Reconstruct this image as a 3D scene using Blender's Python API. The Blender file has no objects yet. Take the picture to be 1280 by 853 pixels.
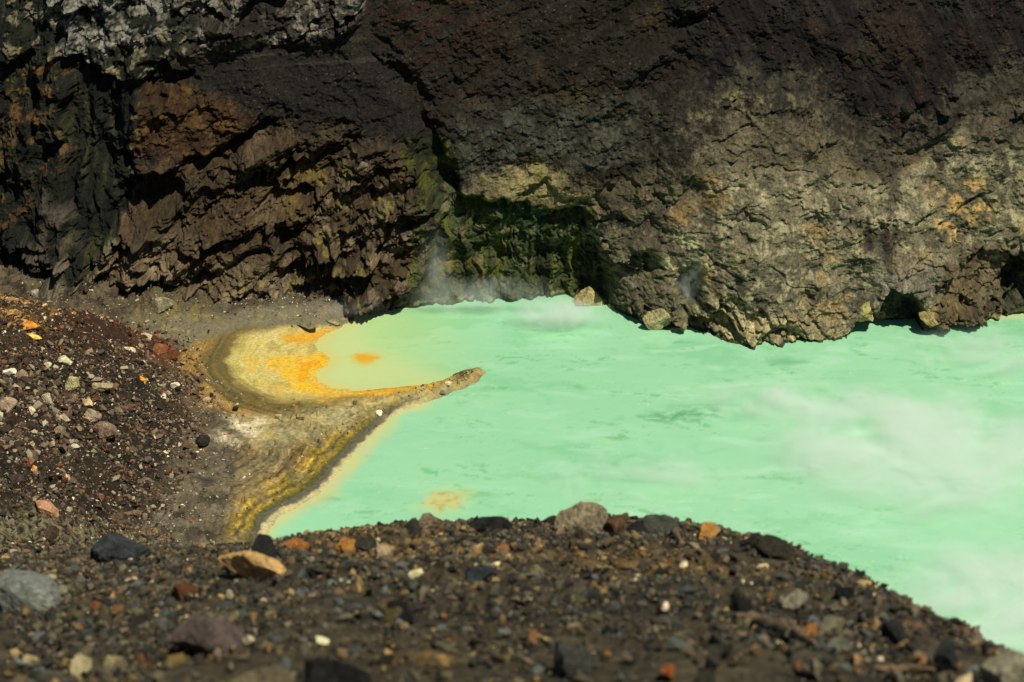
import bpy, bmesh, math, random
import numpy as np
from mathutils import Vector, Matrix, Euler

# ---------------------------------------------------------------- basics
rng = np.random.default_rng(7)
random.seed(7)
C = bpy.context.scene.collection
F32 = np.float32
CAM_Z, PITCH, LENS = 100.0, math.radians(24.0), 70.0
FPX = LENS / 36.0 * 1280.0
SP, CP = math.sin(PITCH), math.cos(PITCH)

def ray(px, py):
    """direction of a photo pixel (1280 x 853) in the world"""
    a = (np.asarray(px, float) - 640.0) / FPX
    b = -(np.asarray(py, float) - 426.5) / FPX
    return a, CP + b * SP, -SP + b * CP

def at_lake(px, py, z=0.0):
    dx, dy, dz = ray(px, py)
    t = (z - CAM_Z) / dz
    return dx * t, dy * t

def proj(X, Y, Z):
    z = Z - CAM_Z
    f = Y * CP - z * SP
    u = Y * SP + z * CP
    return 640.0 + FPX * X / f, 426.5 - FPX * u / f

# ---------------------------------------------------------------- noise
PERM = rng.permutation(4096).astype(np.int32)
_ang = rng.uniform(0, 2 * np.pi, 4096)
GX, GY = np.cos(_ang).astype(F32), np.sin(_ang).astype(F32)
R1, R2, R3, R4, R5 = [rng.uniform(0, 1, 4096).astype(F32) for _ in range(5)]

def hsh(i, j, s):
    return PERM[(PERM[(i + s * 131) & 4095] + j) & 4095]

def gn(x, y, s=0):
    x = np.asarray(x, F32); y = np.asarray(y, F32)
    x0 = np.floor(x); y0 = np.floor(y)
    xi = x0.astype(np.int32); yi = y0.astype(np.int32)
    xf = x - x0; yf = y - y0
    u = xf * xf * xf * (xf * (xf * 6 - 15) + 10)
    v = yf * yf * yf * (yf * (yf * 6 - 15) + 10)
    def g(i, j):
        h = hsh(xi + i, yi + j, s)
        return GX[h] * (xf - i) + GY[h] * (yf - j)
    a = g(0, 0); b = g(1, 0); c = g(0, 1); d = g(1, 1)
    ab = a + u * (b - a); cd = c + u * (d - c)
    return (ab + v * (cd - ab)) * F32(1.45)

def fbm(x, y, o=4, s=0, gain=.5, lac=2.03):
    r = 0; a = 1.0; t = 0
    for k in range(o):
        r = r + a * gn(x, y, s + k * 7); t += a
        x = x * lac; y = y * lac; a *= gain
    return r / t * 1.4

def ridged(x, y, o=4, s=0, gain=.5, lac=2.03):
    r = 0; a = 1.0; t = 0
    for k in range(o):
        n = 1 - np.abs(gn(x, y, s + k * 7)) * 1.6
        r = r + a * n; t += a
        x = x * lac; y = y * lac; a *= gain
    return r / t

def facet(x, y, s=0, tilt=1.0):
    """broken-rock relief: each cell a randomly tilted plane. returns height, edge distance, cell random"""
    x = np.asarray(x, F32); y = np.asarray(y, F32)
    xi = np.floor(x).astype(np.int32); yi = np.floor(y).astype(np.int32)
    d1 = np.full(x.shape, 9, F32); d2 = d1.copy()
    hb = np.zeros(x.shape, np.int32); lx = np.zeros(x.shape, F32); ly = lx.copy()
    for i in (-1, 0, 1):
        for j in (-1, 0, 1):
            h = hsh(xi + i, yi + j, s)
            ex = x - (xi + i + R1[h]); ey = y - (yi + j + R2[h])
            d = ex * ex + ey * ey
            n = d < d1
            d2 = np.where(n, d1, np.minimum(d2, d))
            d1 = np.where(n, d, d1)
            hb = np.where(n, h, hb); lx = np.where(n, ex, lx); ly = np.where(n, ey, ly)
    f = (R3[hb] - .5) + tilt * ((R4[hb] - .5) * 1.6 * lx + (R5[hb] - .62) * 1.6 * ly)
    e = np.sqrt(d2) - np.sqrt(d1)
    return f, e, R4[hb]

def sstep(a, b, x):
    t = np.clip((x - a) / (b - a), 0, 1)
    return t * t * (3 - 2 * t)

def sdf(poly, X, Y, closed=True):
    """signed distance, positive inside"""
    p = np.asarray(poly, float)
    n = len(p)
    d = np.full(X.shape, 1e9, F32); ins = np.zeros(X.shape, bool)
    for k in range(n if closed else n - 1):
        ax, ay = p[k]; bx, by = p[(k + 1) % n]
        ex, ey = bx - ax, by - ay
        wx = X - ax; wy = Y - ay
        t = np.clip((wx * ex + wy * ey) / (ex * ex + ey * ey + 1e-9), 0, 1)
        dx = wx - ex * t; dy = wy - ey * t
        d = np.minimum(d, dx * dx + dy * dy)
        if closed:
            c = ((ay > Y) != (by > Y))
            with np.errstate(divide='ignore', invalid='ignore'):
                xx = ax + (Y - ay) / (by - ay + 1e-12) * ex
            ins ^= c & (X < xx)
    d = np.sqrt(d)
    return np.where(ins, d, -d) if closed else d

def mask(poly, X, Y, soft, wx=0, wy=0):
    """soft polygon mask; only evaluated near the polygon"""
    p = np.asarray(poly, float); m = np.zeros(X.shape, F32)
    pad = soft + 45
    sel = (X > p[:, 0].min() - pad) & (X < p[:, 0].max() + pad) & (Y > p[:, 1].min() - pad) & (Y < p[:, 1].max() + pad)
    if not sel.any(): return m
    w1 = wx[sel] if isinstance(wx, np.ndarray) else wx
    w2 = wy[sel] if isinstance(wy, np.ndarray) else wy
    d = sdf(p, X[sel] + w1, Y[sel] + w2)
    t = np.clip(.5 + d / (2 * soft), 0, 1)
    m[sel] = t * t * (3 - 2 * t)
    return m

def band(line, X, Y, width, soft, wx=0, wy=0):
    p = np.asarray(line, float); m = np.zeros(X.shape, F32)
    pad = soft + width + 45
    sel = (X > p[:, 0].min() - pad) & (X < p[:, 0].max() + pad) & (Y > p[:, 1].min() - pad) & (Y < p[:, 1].max() + pad)
    if not sel.any(): return m
    w1 = wx[sel] if isinstance(wx, np.ndarray) else wx
    w2 = wy[sel] if isinstance(wy, np.ndarray) else wy
    d = sdf(p, X[sel] + w1, Y[sel] + w2, closed=False)
    t = np.clip((width + soft - d) / (2 * soft), 0, 1)
    m[sel] = t * t * (3 - 2 * t)
    return m

def lin(c, k=1.0):
    """sRGB 0-255 as it looks in full sun -> base colour"""
    o = []
    for v in c:
        v = v / 255.0
        o.append((v / 12.92 if v <= .04045 else ((v + .055) / 1.055) ** 2.4) * k)
    return np.array(o, F32)

def mixc(col, c, m):
    return col + (c - col) * m[..., None]

# ---------------------------------------------------------------- materials
def nodes(m):
    m.use_nodes = True
    nt = m.node_tree; nt.nodes.clear()
    return nt, nt.nodes, nt.links

def ground_mat(name, fine=6.0, contrast=(.62, 1.35), bump=.5, bdist=.05, rough=.95, spec=.15):
    """vertex colour 'Col' (ground tones, on the wall also painted cloud shade) broken up by fine procedural grain"""
    m = bpy.data.materials.new(name); nt, N, L = nodes(m)
    out = N.new('ShaderNodeOutputMaterial'); b = N.new('ShaderNodeBsdfPrincipled')
    at = N.new('ShaderNodeAttribute'); at.attribute_name = 'Col'
    tc = N.new('ShaderNodeTexCoord')
    n1 = N.new('ShaderNodeTexNoise'); n1.inputs['Scale'].default_value = fine; n1.inputs['Detail'].default_value = 8; n1.inputs['Roughness'].default_value = .72
    mr = N.new('ShaderNodeMapRange'); mr.inputs[1].default_value = .3; mr.inputs[2].default_value = .7
    mr.inputs[3].default_value = contrast[0]; mr.inputs[4].default_value = contrast[1]
    mx = N.new('ShaderNodeMix'); mx.data_type = 'RGBA'; mx.blend_type = 'MULTIPLY'; mx.inputs[0].default_value = 1
    bp = N.new('ShaderNodeBump'); bp.inputs['Strength'].default_value = bump; bp.inputs['Distance'].default_value = bdist
    L.new(tc.outputs['Object'], n1.inputs['Vector']); L.new(n1.outputs['Fac'], mr.inputs[0])
    L.new(at.outputs['Color'], mx.inputs[6]); L.new(mr.outputs[0], mx.inputs[7])
    L.new(mx.outputs[2], b.inputs['Base Color']); L.new(n1.outputs['Fac'], bp.inputs['Height'])
    L.new(bp.outputs[0], b.inputs['Normal']); L.new(b.outputs[0], out.inputs[0])
    b.inputs['Roughness'].default_value = rough; b.inputs['Specular IOR Level'].default_value = spec
    return m

def rock_mat():
    m = bpy.data.materials.new('rock_material'); nt, N, L = nodes(m)
    out = N.new('ShaderNodeOutputMaterial'); b = N.new('ShaderNodeBsdfPrincipled')
    oi = N.new('ShaderNodeObjectInfo'); tc = N.new('ShaderNodeTexCoord')
    ad = N.new('ShaderNodeVectorMath'); ad.operation = 'ADD'
    sc = N.new('ShaderNodeVectorMath'); sc.operation = 'SCALE'; sc.inputs['Scale'].default_value = 40
    cb = N.new('ShaderNodeCombineXYZ')
    L.new(oi.outputs['Random'], cb.inputs[0]); L.new(oi.outputs['Random'], cb.inputs[1]); L.new(cb.outputs[0], sc.inputs[0])
    L.new(tc.outputs['Object'], ad.inputs[0]); L.new(sc.outputs[0], ad.inputs[1])
    n1 = N.new('ShaderNodeTexNoise'); n1.inputs['Scale'].default_value = 2.2; n1.inputs['Detail'].default_value = 6; n1.inputs['Roughness'].default_value = .65
    n2 = N.new('ShaderNodeTexNoise'); n2.inputs['Scale'].default_value = 7; n2.inputs['Detail'].default_value = 6; n2.inputs['Roughness'].default_value = .75
    n3 = N.new('ShaderNodeTexNoise'); n3.inputs['Scale'].default_value = 1.1; n3.inputs['Detail'].default_value = 3
    for n in (n1, n2, n3): L.new(ad.outputs[0], n.inputs['Vector'])
    m1 = N.new('ShaderNodeMapRange'); m1.inputs[1].default_value = .32; m1.inputs[2].default_value = .68; m1.inputs[3].default_value = .45; m1.inputs[4].default_value = 1.5
    m2 = N.new('ShaderNodeMapRange'); m2.inputs[1].default_value = .3; m2.inputs[2].default_value = .7; m2.inputs[3].default_value = .4; m2.inputs[4].default_value = 1.75
    L.new(n1.outputs['Fac'], m1.inputs[0]); L.new(n2.outputs['Fac'], m2.inputs[0])
    mu = N.new('ShaderNodeMath'); mu.operation = 'MULTIPLY'; L.new(m1.outputs[0], mu.inputs[0]); L.new(m2.outputs[0], mu.inputs[1])
    # a second, duller tone in large patches
    rp = N.new('ShaderNodeMapRange'); rp.inputs[1].default_value = .5; rp.inputs[2].default_value = .66; rp.inputs[4].default_value = .3
    L.new(n3.outputs['Fac'], rp.inputs[0])
    mt = N.new('ShaderNodeMix'); mt.data_type = 'RGBA'; L.new(rp.outputs[0], mt.inputs[0]); L.new(oi.outputs['Color'], mt.inputs[6]); mt.inputs[7].default_value = (.045, .042, .036, 1)
    mx = N.new('ShaderNodeMix'); mx.data_type = 'RGBA'; mx.blend_type = 'MULTIPLY'; mx.inputs[0].default_value = 1
    L.new(mt.outputs[2], mx.inputs[6]); L.new(mu.outputs[0], mx.inputs[7])
    bp = N.new('ShaderNodeBump'); bp.inputs['Strength'].default_value = .9; bp.inputs['Distance'].default_value = .12
    L.new(n2.outputs['Fac'], bp.inputs['Height']); L.new(bp.outputs[0], b.inputs['Normal'])
    L.new(mx.outputs[2], b.inputs['Base Color']); b.inputs['Roughness'].default_value = .9; b.inputs['Specular IOR Level'].default_value = .2
    L.new(b.outputs[0], out.inputs[0])
    return m

def water_mat():
    m = bpy.data.materials.new('milky_water'); nt, N, L = nodes(m)
    out = N.new('ShaderNodeOutputMaterial'); b = N.new('ShaderNodeBsdfPrincipled')
    at = N.new('ShaderNodeAttribute'); at.attribute_name = 'Col'
    tc = N.new('ShaderNodeTexCoord')
    n1 = N.new('ShaderNodeTexNoise'); n1.inputs['Scale'].default_value = 1.6; n1.inputs['Detail'].default_value = 5; n1.inputs['Roughness'].default_value = .6
    L.new(tc.outputs['Object'], n1.inputs['Vector'])
    bp = N.new('ShaderNodeBump'); bp.inputs['Strength'].default_value = .25; bp.inputs['Distance'].default_value = .07
    L.new(n1.outputs['Fac'], bp.inputs['Height']); L.new(bp.outputs[0], b.inputs['Normal'])
    L.new(at.outputs['Color'], b.inputs['Base Color'])
    b.inputs['Roughness'].default_value = .14; b.inputs['Specular IOR Level'].default_value = .5; b.inputs['IOR'].default_value = 1.33
    L.new(b.outputs[0], out.inputs[0])
    return m

def wood_mat():
    m = bpy.data.materials.new('dead_wood'); nt, N, L = nodes(m)
    out = N.new('ShaderNodeOutputMaterial'); b = N.new('ShaderNodeBsdfPrincipled')
    tc = N.new('ShaderNodeTexCoord'); mp = N.new('ShaderNodeMapping'); mp.inputs['Scale'].default_value = (6, 90, 90)
    n = N.new('ShaderNodeTexNoise'); n.inputs['Scale'].default_value = 1.0; n.inputs['Detail'].default_value = 5
    cr = N.new('ShaderNodeValToRGB'); cr.color_ramp.elements[0].position = .3; cr.color_ramp.elements[1].position = .72
    cr.color_ramp.elements[0].color = (.05, .03, .014, 1); cr.color_ramp.elements[1].color = (.26, .17, .085, 1)
    L.new(tc.outputs['Object'], mp.inputs[0]); L.new(mp.outputs[0], n.inputs['Vector']); L.new(n.outputs['Fac'], cr.inputs[0])
    L.new(cr.outputs[0], b.inputs['Base Color']); b.inputs['Roughness'].default_value = .85
    bp = N.new('ShaderNodeBump'); bp.inputs['Strength'].default_value = .5; bp.inputs['Distance'].default_value = .01
    L.new(n.outputs['Fac'], bp.inputs['Height']); L.new(bp.outputs[0], b.inputs['Normal'])
    L.new(b.outputs[0], out.inputs[0])
    return m

def steam_mat(name, dens, scale, thr=.5, stretch=(1, 1, 1), col=(1, 1, 1)):
    m = bpy.data.materials.new(name); nt, N, L = nodes(m)
    out = N.new('ShaderNodeOutputMaterial'); v = N.new('ShaderNodeVolumePrincipled')
    v.inputs['Color'].default_value = (.97, 1, .96, 1); v.inputs['Anisotropy'].default_value = -.25
    tc = N.new('ShaderNodeTexCoord'); ge = N.new('ShaderNodeNewGeometry')
    ln = N.new('ShaderNodeVectorMath'); ln.operation = 'LENGTH'; L.new(tc.outputs['Object'], ln.inputs[0])
    fo = N.new('ShaderNodeMapRange'); fo.interpolation_type = 'SMOOTHSTEP'
    fo.inputs[1].default_value = .0; fo.inputs[2].default_value = .97; fo.inputs[3].default_value = 1; fo.inputs[4].default_value = 0
    L.new(ln.outputs['Value'], fo.inputs[0])
    mp = N.new('ShaderNodeMapping'); mp.inputs['Scale'].default_value = stretch
    L.new(ge.outputs['Position'], mp.inputs[0])
    n = N.new('ShaderNodeTexNoise'); n.inputs['Scale'].default_value = scale; n.inputs['Detail'].default_value = 5; n.inputs['Roughness'].default_value = .62
    n.inputs['Distortion'].default_value = .6
    L.new(mp.outputs[0], n.inputs['Vector'])
    th = N.new('ShaderNodeMapRange'); th.inputs[1].default_value = thr - .1; th.inputs[2].default_value = thr + .22; th.inputs[3].default_value = 0; th.inputs[4].default_value = dens
    L.new(n.outputs['Fac'], th.inputs[0])
    mu = N.new('ShaderNodeMath'); mu.operation = 'MULTIPLY'; L.new(fo.outputs[0], mu.inputs[0]); L.new(th.outputs[0], mu.inputs[1])
    L.new(mu.outputs[0], v.inputs['Density']); L.new(v.outputs[0], out.inputs['Volume'])
    return m

# ---------------------------------------------------------------- mesh helpers
def mesh_from(name, V, quads=None, tris=None, col=None, smooth=True):
    me = bpy.data.meshes.new(name)
    V = np.ascontiguousarray(V, F32).reshape(-1, 3)
    Fc = quads if quads is not None else tris
    k = Fc.shape[1]
    me.vertices.add(len(V)); me.vertices.foreach_set('co', V.ravel())
    me.loops.add(Fc.size); me.loops.foreach_set('vertex_index', np.ascontiguousarray(Fc, np.int32).ravel())
    me.polygons.add(len(Fc))
    me.polygons.foreach_set('loop_start', np.arange(0, Fc.size, k, dtype=np.int32))
    me.polygons.foreach_set('use_smooth', np.full(len(Fc), smooth, bool))
    if col is not None:
        a = me.color_attributes.new('Col', 'FLOAT_COLOR', 'POINT')
        c4 = np.ones((len(V), 4), F32); c4[:, :3] = np.clip(np.asarray(col, F32).reshape(-1, 3), .002, .95)
        a.data.foreach_set('color', c4.ravel())
    me.update(calc_edges=True)
    return me

def grid_quads(nr, nc, flip=False):
    i = np.arange(nr * nc, dtype=np.int32).reshape(nr, nc)
    a, b, c, d = i[:-1, :-1].ravel(), i[:-1, 1:].ravel(), i[1:, 1:].ravel(), i[1:, :-1].ravel()
    return np.stack([a, d, c, b] if flip else [a, b, c, d], 1)

def link(name, me, mat, **props):
    o = bpy.data.objects.new(name, me); C.objects.link(o)
    if me is not None and mat is not None and not me.materials: me.materials.append(mat)
    for k, v in props.items(): o[k] = v
    return o

def tag(o, label, cat, group=None):
    o['label'] = label; o['category'] = cat
    if group: o['group'] = group
    return o

ROCK = rock_mat()

# ================================================================ LAKE FLOOR GEOGRAPHY (photo points laid on the lake plane)
LAKE_PX = [(440,400),(428,408),(412,416),(398,424),(394,432),(400,440),(412,447),(411,455),(402,461),(396,468),(398,477),(416,486),
           (450,489),(500,484),(540,479),(560,473),(576,464),(598,460),(606,464),(602,473),(584,484),(562,492),(530,505),(505,514),
           (486,524),(468,541),(452,557),(432,580),(416,600),(396,619),(370,635),(349,646),(337,659),(333,672),(340,688),(356,705),
           (400,740),(600,900),(900,1100),(1700,1100),(1700,352),(600,352),(470,356),(452,380)]
LAKE = np.stack(at_lake([p[0] for p in LAKE_PX], [p[1] for p in LAKE_PX]), 1)
POOLC = [(372,412),(300,412),(262,432),(256,458),(268,480),(300,500),(352,510),(430,498),(500,486),(540,480),(470,440),(430,400)]
FOOT_PX = [(196,436),(222,452),(224,466),(240,500),(248,540),(226,590),(206,625),(190,670),(170,720)]
_fx, _fy = at_lake([p[0] for p in FOOT_PX], [p[1] for p in FOOT_PX])
MOUND = [(x, y) for x, y in zip(_fx, _fy)] + [(-46, 120), (-140, 110), (-140, 236), (-62, 231), (-50, 224)]

def shore_h(X, Y):
    X = np.asarray(X, float); Y = np.asarray(Y, float)
    d = -sdf(LAKE, X, Y) + .35 * fbm(X / 1.6, Y / 1.6, 4, 2)      # + inland
    px, py = proj(X, Y, 0 * X)
    pool = mask(POOLC, px, py, 14)
    land = 1.5 * (1 - np.exp(-np.maximum(d, 0) / 6.0)) * (1 - .82 * pool)
    h = np.where(d > 0, .02 + land, .22 * d)
    n = fbm(X / 5, Y / 5, 4, 3)
    h = h + (.22 * n + .1 * fbm(X / .9, Y / .9, 3, 5)) * sstep(.3, 5, d) * (1 - .8 * pool)
    ter = (d + .6 * fbm(X / 7, Y / 7, 4, 37) + .2 * fbm(X / 2.2, Y / 2.2, 4, 31)) / 1.15
    tz = ter - np.floor(ter)
    h = h + .16 * (np.where(tz < .8, tz, 4 * (1 - tz)) - .4) * sstep(.4, 1, d) * sstep(12, 9, d) * (1 - .75 * pool)
    # rough debris ridges on the banks
    f, e, _ = facet(X / 1.3, Y / 1.3, 8)
    h = h + .5 * f * sstep(.6, 3, d) * (1 - pool) * (.3 + .7 * sstep(-.2, .3, n))
    rub = mask([(515,490),(560,473),(606,458),(612,470),(560,494),(525,505)], px, py, 6) + .8 * mask([(430,540),(470,516),(512,506),(478,540),(440,570)], px, py, 8)
    fr, er, _ = facet(X / .7, Y / .9, 9)
    h = h + rub * sstep(.1, .8, d) * (.45 * (fr + .3) + .15 * n)
    foot = sstep(224, 233, Y + 2 * n) * sstep(340, 240, px)
    fg_, eg_, _ = facet(X / 2.6 + n, Y / 2.6, 10)
    h = h + foot * (.5 * (fg_ + .2) + .3 * fr + .5 * n)
    dm = sdf(MOUND, X, Y) + 1.1 * fbm(X / 6, Y / 6, 3, 11)
    k = np.maximum(dm, 0) * .72
    mh = 14.2 * (1 - np.exp(-(k / 14.2) - .55 * (k / 14.2) ** 2))
    mh = mh + sstep(0, 4, dm) * (.45 * fbm(X / 3.2, Y / 3.2, 5, 15) + .5 * fbm(X / 9, Y / 9, 2, 19))
    # beach under the far wall
    far = sstep(222, 233, Y) * sstep(0, 4, d)
    h = h + far * (.8 + .8 * fbm(X / 4, Y / 4, 4, 23))
    return h + mh

def cast(px, py, hf, y0, y1, n=900):
    """first hit of a photo pixel's ray with a height function (or the closest miss at a crest)"""
    dx, dy, dz = ray(px, py)
    ys = np.geomspace(y0, y1, n); t = ys / dy
    X = dx * t; Z = CAM_Z + dz * t
    g = Z - hf(X, ys)
    i = np.nonzero(g < 0)[0]
    k = i[0] if len(i) else int(np.argmin(g / ys))
    x, y = float(X[k]), float(ys[k])
    return x, y, float(hf(np.array([x]), np.array([y]))[0])

# ================================================================ SHORE
def build_shore():
    xs = np.arange(-92, 4, .11); ys = np.arange(150, 246, .16)
    X, Y = np.meshgrid(xs, ys)
    X = X.astype(float); Y = Y.astype(float)
    Z = shore_h(X, Y)
    d = -sdf(LAKE, X, Y); dm = sdf(MOUND, X, Y)
    px, py = proj(X, Y, Z)
    n1 = fbm(X / 2.2, Y / 2.2, 5, 31); n2 = fbm(X / 7, Y / 7, 4, 37); n3 = fbm(X / .5, Y / .5, 3, 41)
    wx = 12 * fbm(X / 3.5, Y / 3.5, 4, 43); wy = 6 * fbm(X / 3.5, Y / 3.5, 4, 47)
    K = .86
    # grey-brown mud
    col = np.broadcast_to(lin((106, 98, 76), K), X.shape + (3,)).copy()
    col = mixc(col, lin((78, 70, 56), K), sstep(-.2, .35, n1))
    col = mixc(col, lin((128, 118, 92), K), sstep(.1, .5, n2) * .7)
    P = lambda pts, soft, w=1.0: mask(pts, px, py, soft, wx * w, wy * w)
    # streaky coordinates that follow the water's edge
    dd = d + .6 * n2 + .16 * n1 + .06 * n3
    st = gn(dd * 1.25, X * .06 + Y * .03, 51); st2 = gn(dd * 3.1, X * .1 - Y * .05, 53); st3 = gn(dd * 6.5, X * .2 + Y * .1, 55)
    # pale spit and middle flat
    spit = P([(300,520),(340,508),(420,500),(500,487),(560,474),(605,458),(612,470),(540,505),(500,520),(460,545),(420,560),(350,575),(320,560)], 10, .6)
    col = mixc(col, lin((182, 166, 112), K), spit)
    col = mixc(col, lin((140, 132, 100), K), spit * sstep(0, .4, n1) * .8)
    col = mixc(col, lin((196, 172, 92), K), spit * sstep(.05, .45, gn(X / 3, Y / 3, 57)) * .6)
    # white efflorescence
    wp = P([(280,520),(318,505),(346,516),(330,548),(296,560),(270,545)], 10, 1.3)
    col = mixc(col, lin((214, 200, 160), K), wp * sstep(-.35, .15, n1))
    # tan rock flat right of it
    tan = P([(350,520),(430,512),(470,525),(440,548),(390,575),(340,590),(325,570)], 12, .8)
    col = mixc(col, lin((158, 146, 104), K), tan * .7)
    # yellow / olive / black banded bank
    bank = P([(490,506),(530,508),(470,548),(440,582),(400,622),(345,652),(338,700),(280,700),(282,650),(300,600),(330,565),(400,548)], 12, .7)
    dl = d + .6 * n2 + .16 * n1 + .35 * gn(X / 14, Y / 14, 52) + .06 * n3
    stops = [0, .45, .8, 1.5, 2.2, 2.7, 3.3, 4.0, 4.6, 5.4, 6.2, 7.0, 8.2, 9.6, 11.5]
    tones = [(214,200,142), (126,120,98), (66,62,46), (112,104,50), (186,156,56), (96,84,46), (196,166,66), (132,108,48), (190,160,84), (112,88,52), (164,140,92), (108,98,76), (150,136,98), (112,102,80), (136,124,96)]
    tl = np.array([lin(c, K) for c in tones])
    b = np.stack([np.interp(dl, stops, tl[:, c]) for c in range(3)], -1)
    b = b * (1 + .3 * st3 + .22 * st2 + .25 * n3)[..., None]
    b = mixc(b, lin((118, 110, 86), K), sstep(.05, .4, fbm(X / 3.2, Y / 3.2, 4, 58)) * .55)
    col = mixc(col, b, bank * .95)
    # olive and dark edge, then the grey waterline and its cream shelf
    seg = P([(500,505),(530,500),(450,600),(330,660),(330,700),(300,700),(318,650),(400,585),(440,545)], 10, .5)
    col = mixc(col, lin((84, 84, 44), K), seg * sstep(3.6, 2.6, dd) * sstep(1.0, 1.6, dd) * .8)
    col = mixc(col, lin((104, 102, 84), K), seg * sstep(1.5, 1.15, dd) * sstep(.6, .8, dd) * .9)
    col = mixc(col, lin((214, 200, 142), K), seg * sstep(.6, .35, dd + .4 * n1) * .7)
    # west end of the bank: brown bands and dark grey mud
    wb = P([(300,545),(345,560),(340,600),(300,640),(286,690),(240,690),(262,630),(285,590)], 12, .7)
    col = mixc(col, lin((140, 120, 76), K), wb * sstep(-.2, .2, st2) * .8)
    col = mixc(col, lin((134, 122, 100), K), P([(215,540),(300,540),(300,690),(180,700),(195,620)], 14) * sstep(.0, .4, gn(X / 4, Y / 1.6, 59)) * .7)
    mud = P([(215,575),(290,560),(300,600),(275,640),(285,700),(180,700),(195,640)], 12, 1.0)
    col = mixc(col, lin((108, 99, 79), K), mud * .6)
    col = mixc(col, lin((66, 60, 49), K), mud * sstep(.05, .4, n1) * .8)
    # cracked, layered mud: paler and darker flakes
    ff, fe, fc = facet(X / 1.6 + n1, Y / 2.4 + n2, 66)
    fl = sstep(.5, 2.5, d) * (1 - mask(POOLC, px, py, 12))
    col = col * (1 + fl * (.5 * (fc - .5) + .3 * (n3)))[..., None]
    col = mixc(col, lin((60, 54, 46), K), fl * sstep(.06, .0, fe) * sstep(-.1, .3, n2) * .7)
    # ----- pool rim: concentric bands
    rim = P([(420,388),(330,392),(250,412),(222,445),(224,478),(248,505),(300,522),(360,520),(420,505),(560,478),(600,470),(500,440),(440,400)], 8, .5)
    rc = np.hypot((px - 420) / 1.0, (py - 452) * 2.25) + 7 * n2 + 3 * n1
    rs = gn(rc / 7.0, np.arctan2(py - 452, px - 420) * 1.3, 61); rs2 = gn(rc / 3.0, np.arctan2(py - 452, px - 420) * 2, 63)
    r = np.broadcast_to(lin((158, 124, 66), K), X.shape + (3,)).copy()
    r = mixc(r, lin((104, 78, 42), K), sstep(0, .4, rs) * .8)
    r = mixc(r, lin((196, 160, 92), K), sstep(.1, .4, rs2) * .6)
    r = mixc(r, lin((92, 86, 52), K), sstep(178, 160, rc) * sstep(100, 135, rc) * (.6 + .4 * sstep(-.3, .3, rs)))
    r = mixc(r, lin((150, 142, 84), K), sstep(168, 110, rc) * sstep(0, .3, rs) * .7)
    pale = P([(430,398),(360,406),(305,420),(288,450),(296,476),(330,496),(380,500),(440,492),(430,440)], 9, .9)
    r = mixc(r, lin((222, 204, 118), K), pale * (.75 + .25 * sstep(-.3, .3, rs2)))
    r = mixc(r, lin((212, 196, 140), K), pale * sstep(.1, .5, n1) * .6)
    r = mixc(r, lin((168, 150, 84), K), pale * sstep(.15, .45, gn(X / 1.2, Y / 3.5, 65)) * .5)
    col = mixc(col, r, rim)
    org = P([(332,452),(352,446),(402,442),(416,449),(412,458),(398,464),(392,472),(398,482),(420,490),(480,487),(545,480),(545,484),(470,493),(412,497),(372,490),(356,474),(340,462)], 5, .45)
    col = mixc(col, lin((252, 200, 52), .8), org * (.6 + .4 * sstep(-.25, .2, gn(X / 1.1 + n1, Y / 3.6, 68) + .5 * n3)))
    col = mixc(col, lin((246, 176, 34), .8), org * sstep(.05, .4, gn(X / 1.5, Y / 3, 67)) * .9)
    col = mixc(col, lin((248, 196, 60), .8), band([(398,484),(420,491),(450,492),(500,487),(545,481),(572,470)], px, py, .8, 2.6, wx * .12, wy * .2) * .85)
    org2 = P([(352,420),(380,414),(420,412),(424,420),(404,427),(372,430),(356,428)], 4, .4)
    col = mixc(col, lin((238, 172, 40), .78), org2 * (.7 + .3 * sstep(-.2, .3, n3)))
    hal = P([(300,448),(330,440),(420,440),(430,470),(420,500),(350,494),(318,478)], 12, .9)
    col = mixc(col, lin((232, 186, 72), K), hal * (1 - org) * sstep(.0, .4, gn(X / 1.6, Y / 4, 69)) * .6)
    # ----- far beach
    bch = 1.0 * P([(300,388),(340,382),(430,384),(445,398),(428,408),(360,408),(300,410),(235,430),(180,430),(160,392),(250,390)], 6, .5)
    col = mixc(col, lin((126, 118, 94), K), bch)
    col = mixc(col, lin((150, 140, 96), K), bch * sstep(.05, .4, n1) * .7)
    col = mixc(col, lin((70, 64, 52), K), bch * sstep(.1, .5, n2) * .7)
    ft = sstep(224, 231, Y + 3 * n2) * sstep(340, 250, px + wx)
    col = mixc(col, lin((98, 86, 64), K), ft * .7)
    col = mixc(col, lin((58, 50, 42), K), ft * sstep(-.1, .3, n1 + .3 * n3) * .8)
    ys_ = P([(160,385),(200,372),(262,378),(270,395),(220,402),(180,400)], 8, 1)
    col = mixc(col, lin((142, 128, 70), K), ys_ * sstep(-.1, .3, n1) * .7)
    # ----- dark scree mound
    mm = sstep(-1.2, 1.6, dm + 1.3 * n1 + .6 * n2)
    K = .74
    s = np.broadcast_to(lin((46, 40, 31), K), X.shape + (3,)).copy()
    s = mixc(s, lin((60, 49, 37), K), sstep(-.1, .4, n2) * .8)
    red = P([(-40,352),(70,352),(130,372),(190,402),(226,440),(222,468),(180,450),(110,430),(40,400),(-40,380)], 18, 1)
    s = mixc(s, lin((72, 48, 34), K), red * .75)
    s = mixc(s, lin((104, 62, 38), K), P([(170,412),(200,415),(226,445),(224,470),(190,466),(168,445)], 12, 1) * .8)
    ylw = P([(-40,372),(30,372),(70,405),(60,428),(10,415),(-40,400)], 12, 1.2)
    s = mixc(s, lin((116, 94, 54), K), ylw * sstep(-.1, .3, n3 + n1) * .7)
    gr = P([(30,352),(70,356),(60,382),(40,378)], 9, 1)
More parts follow.
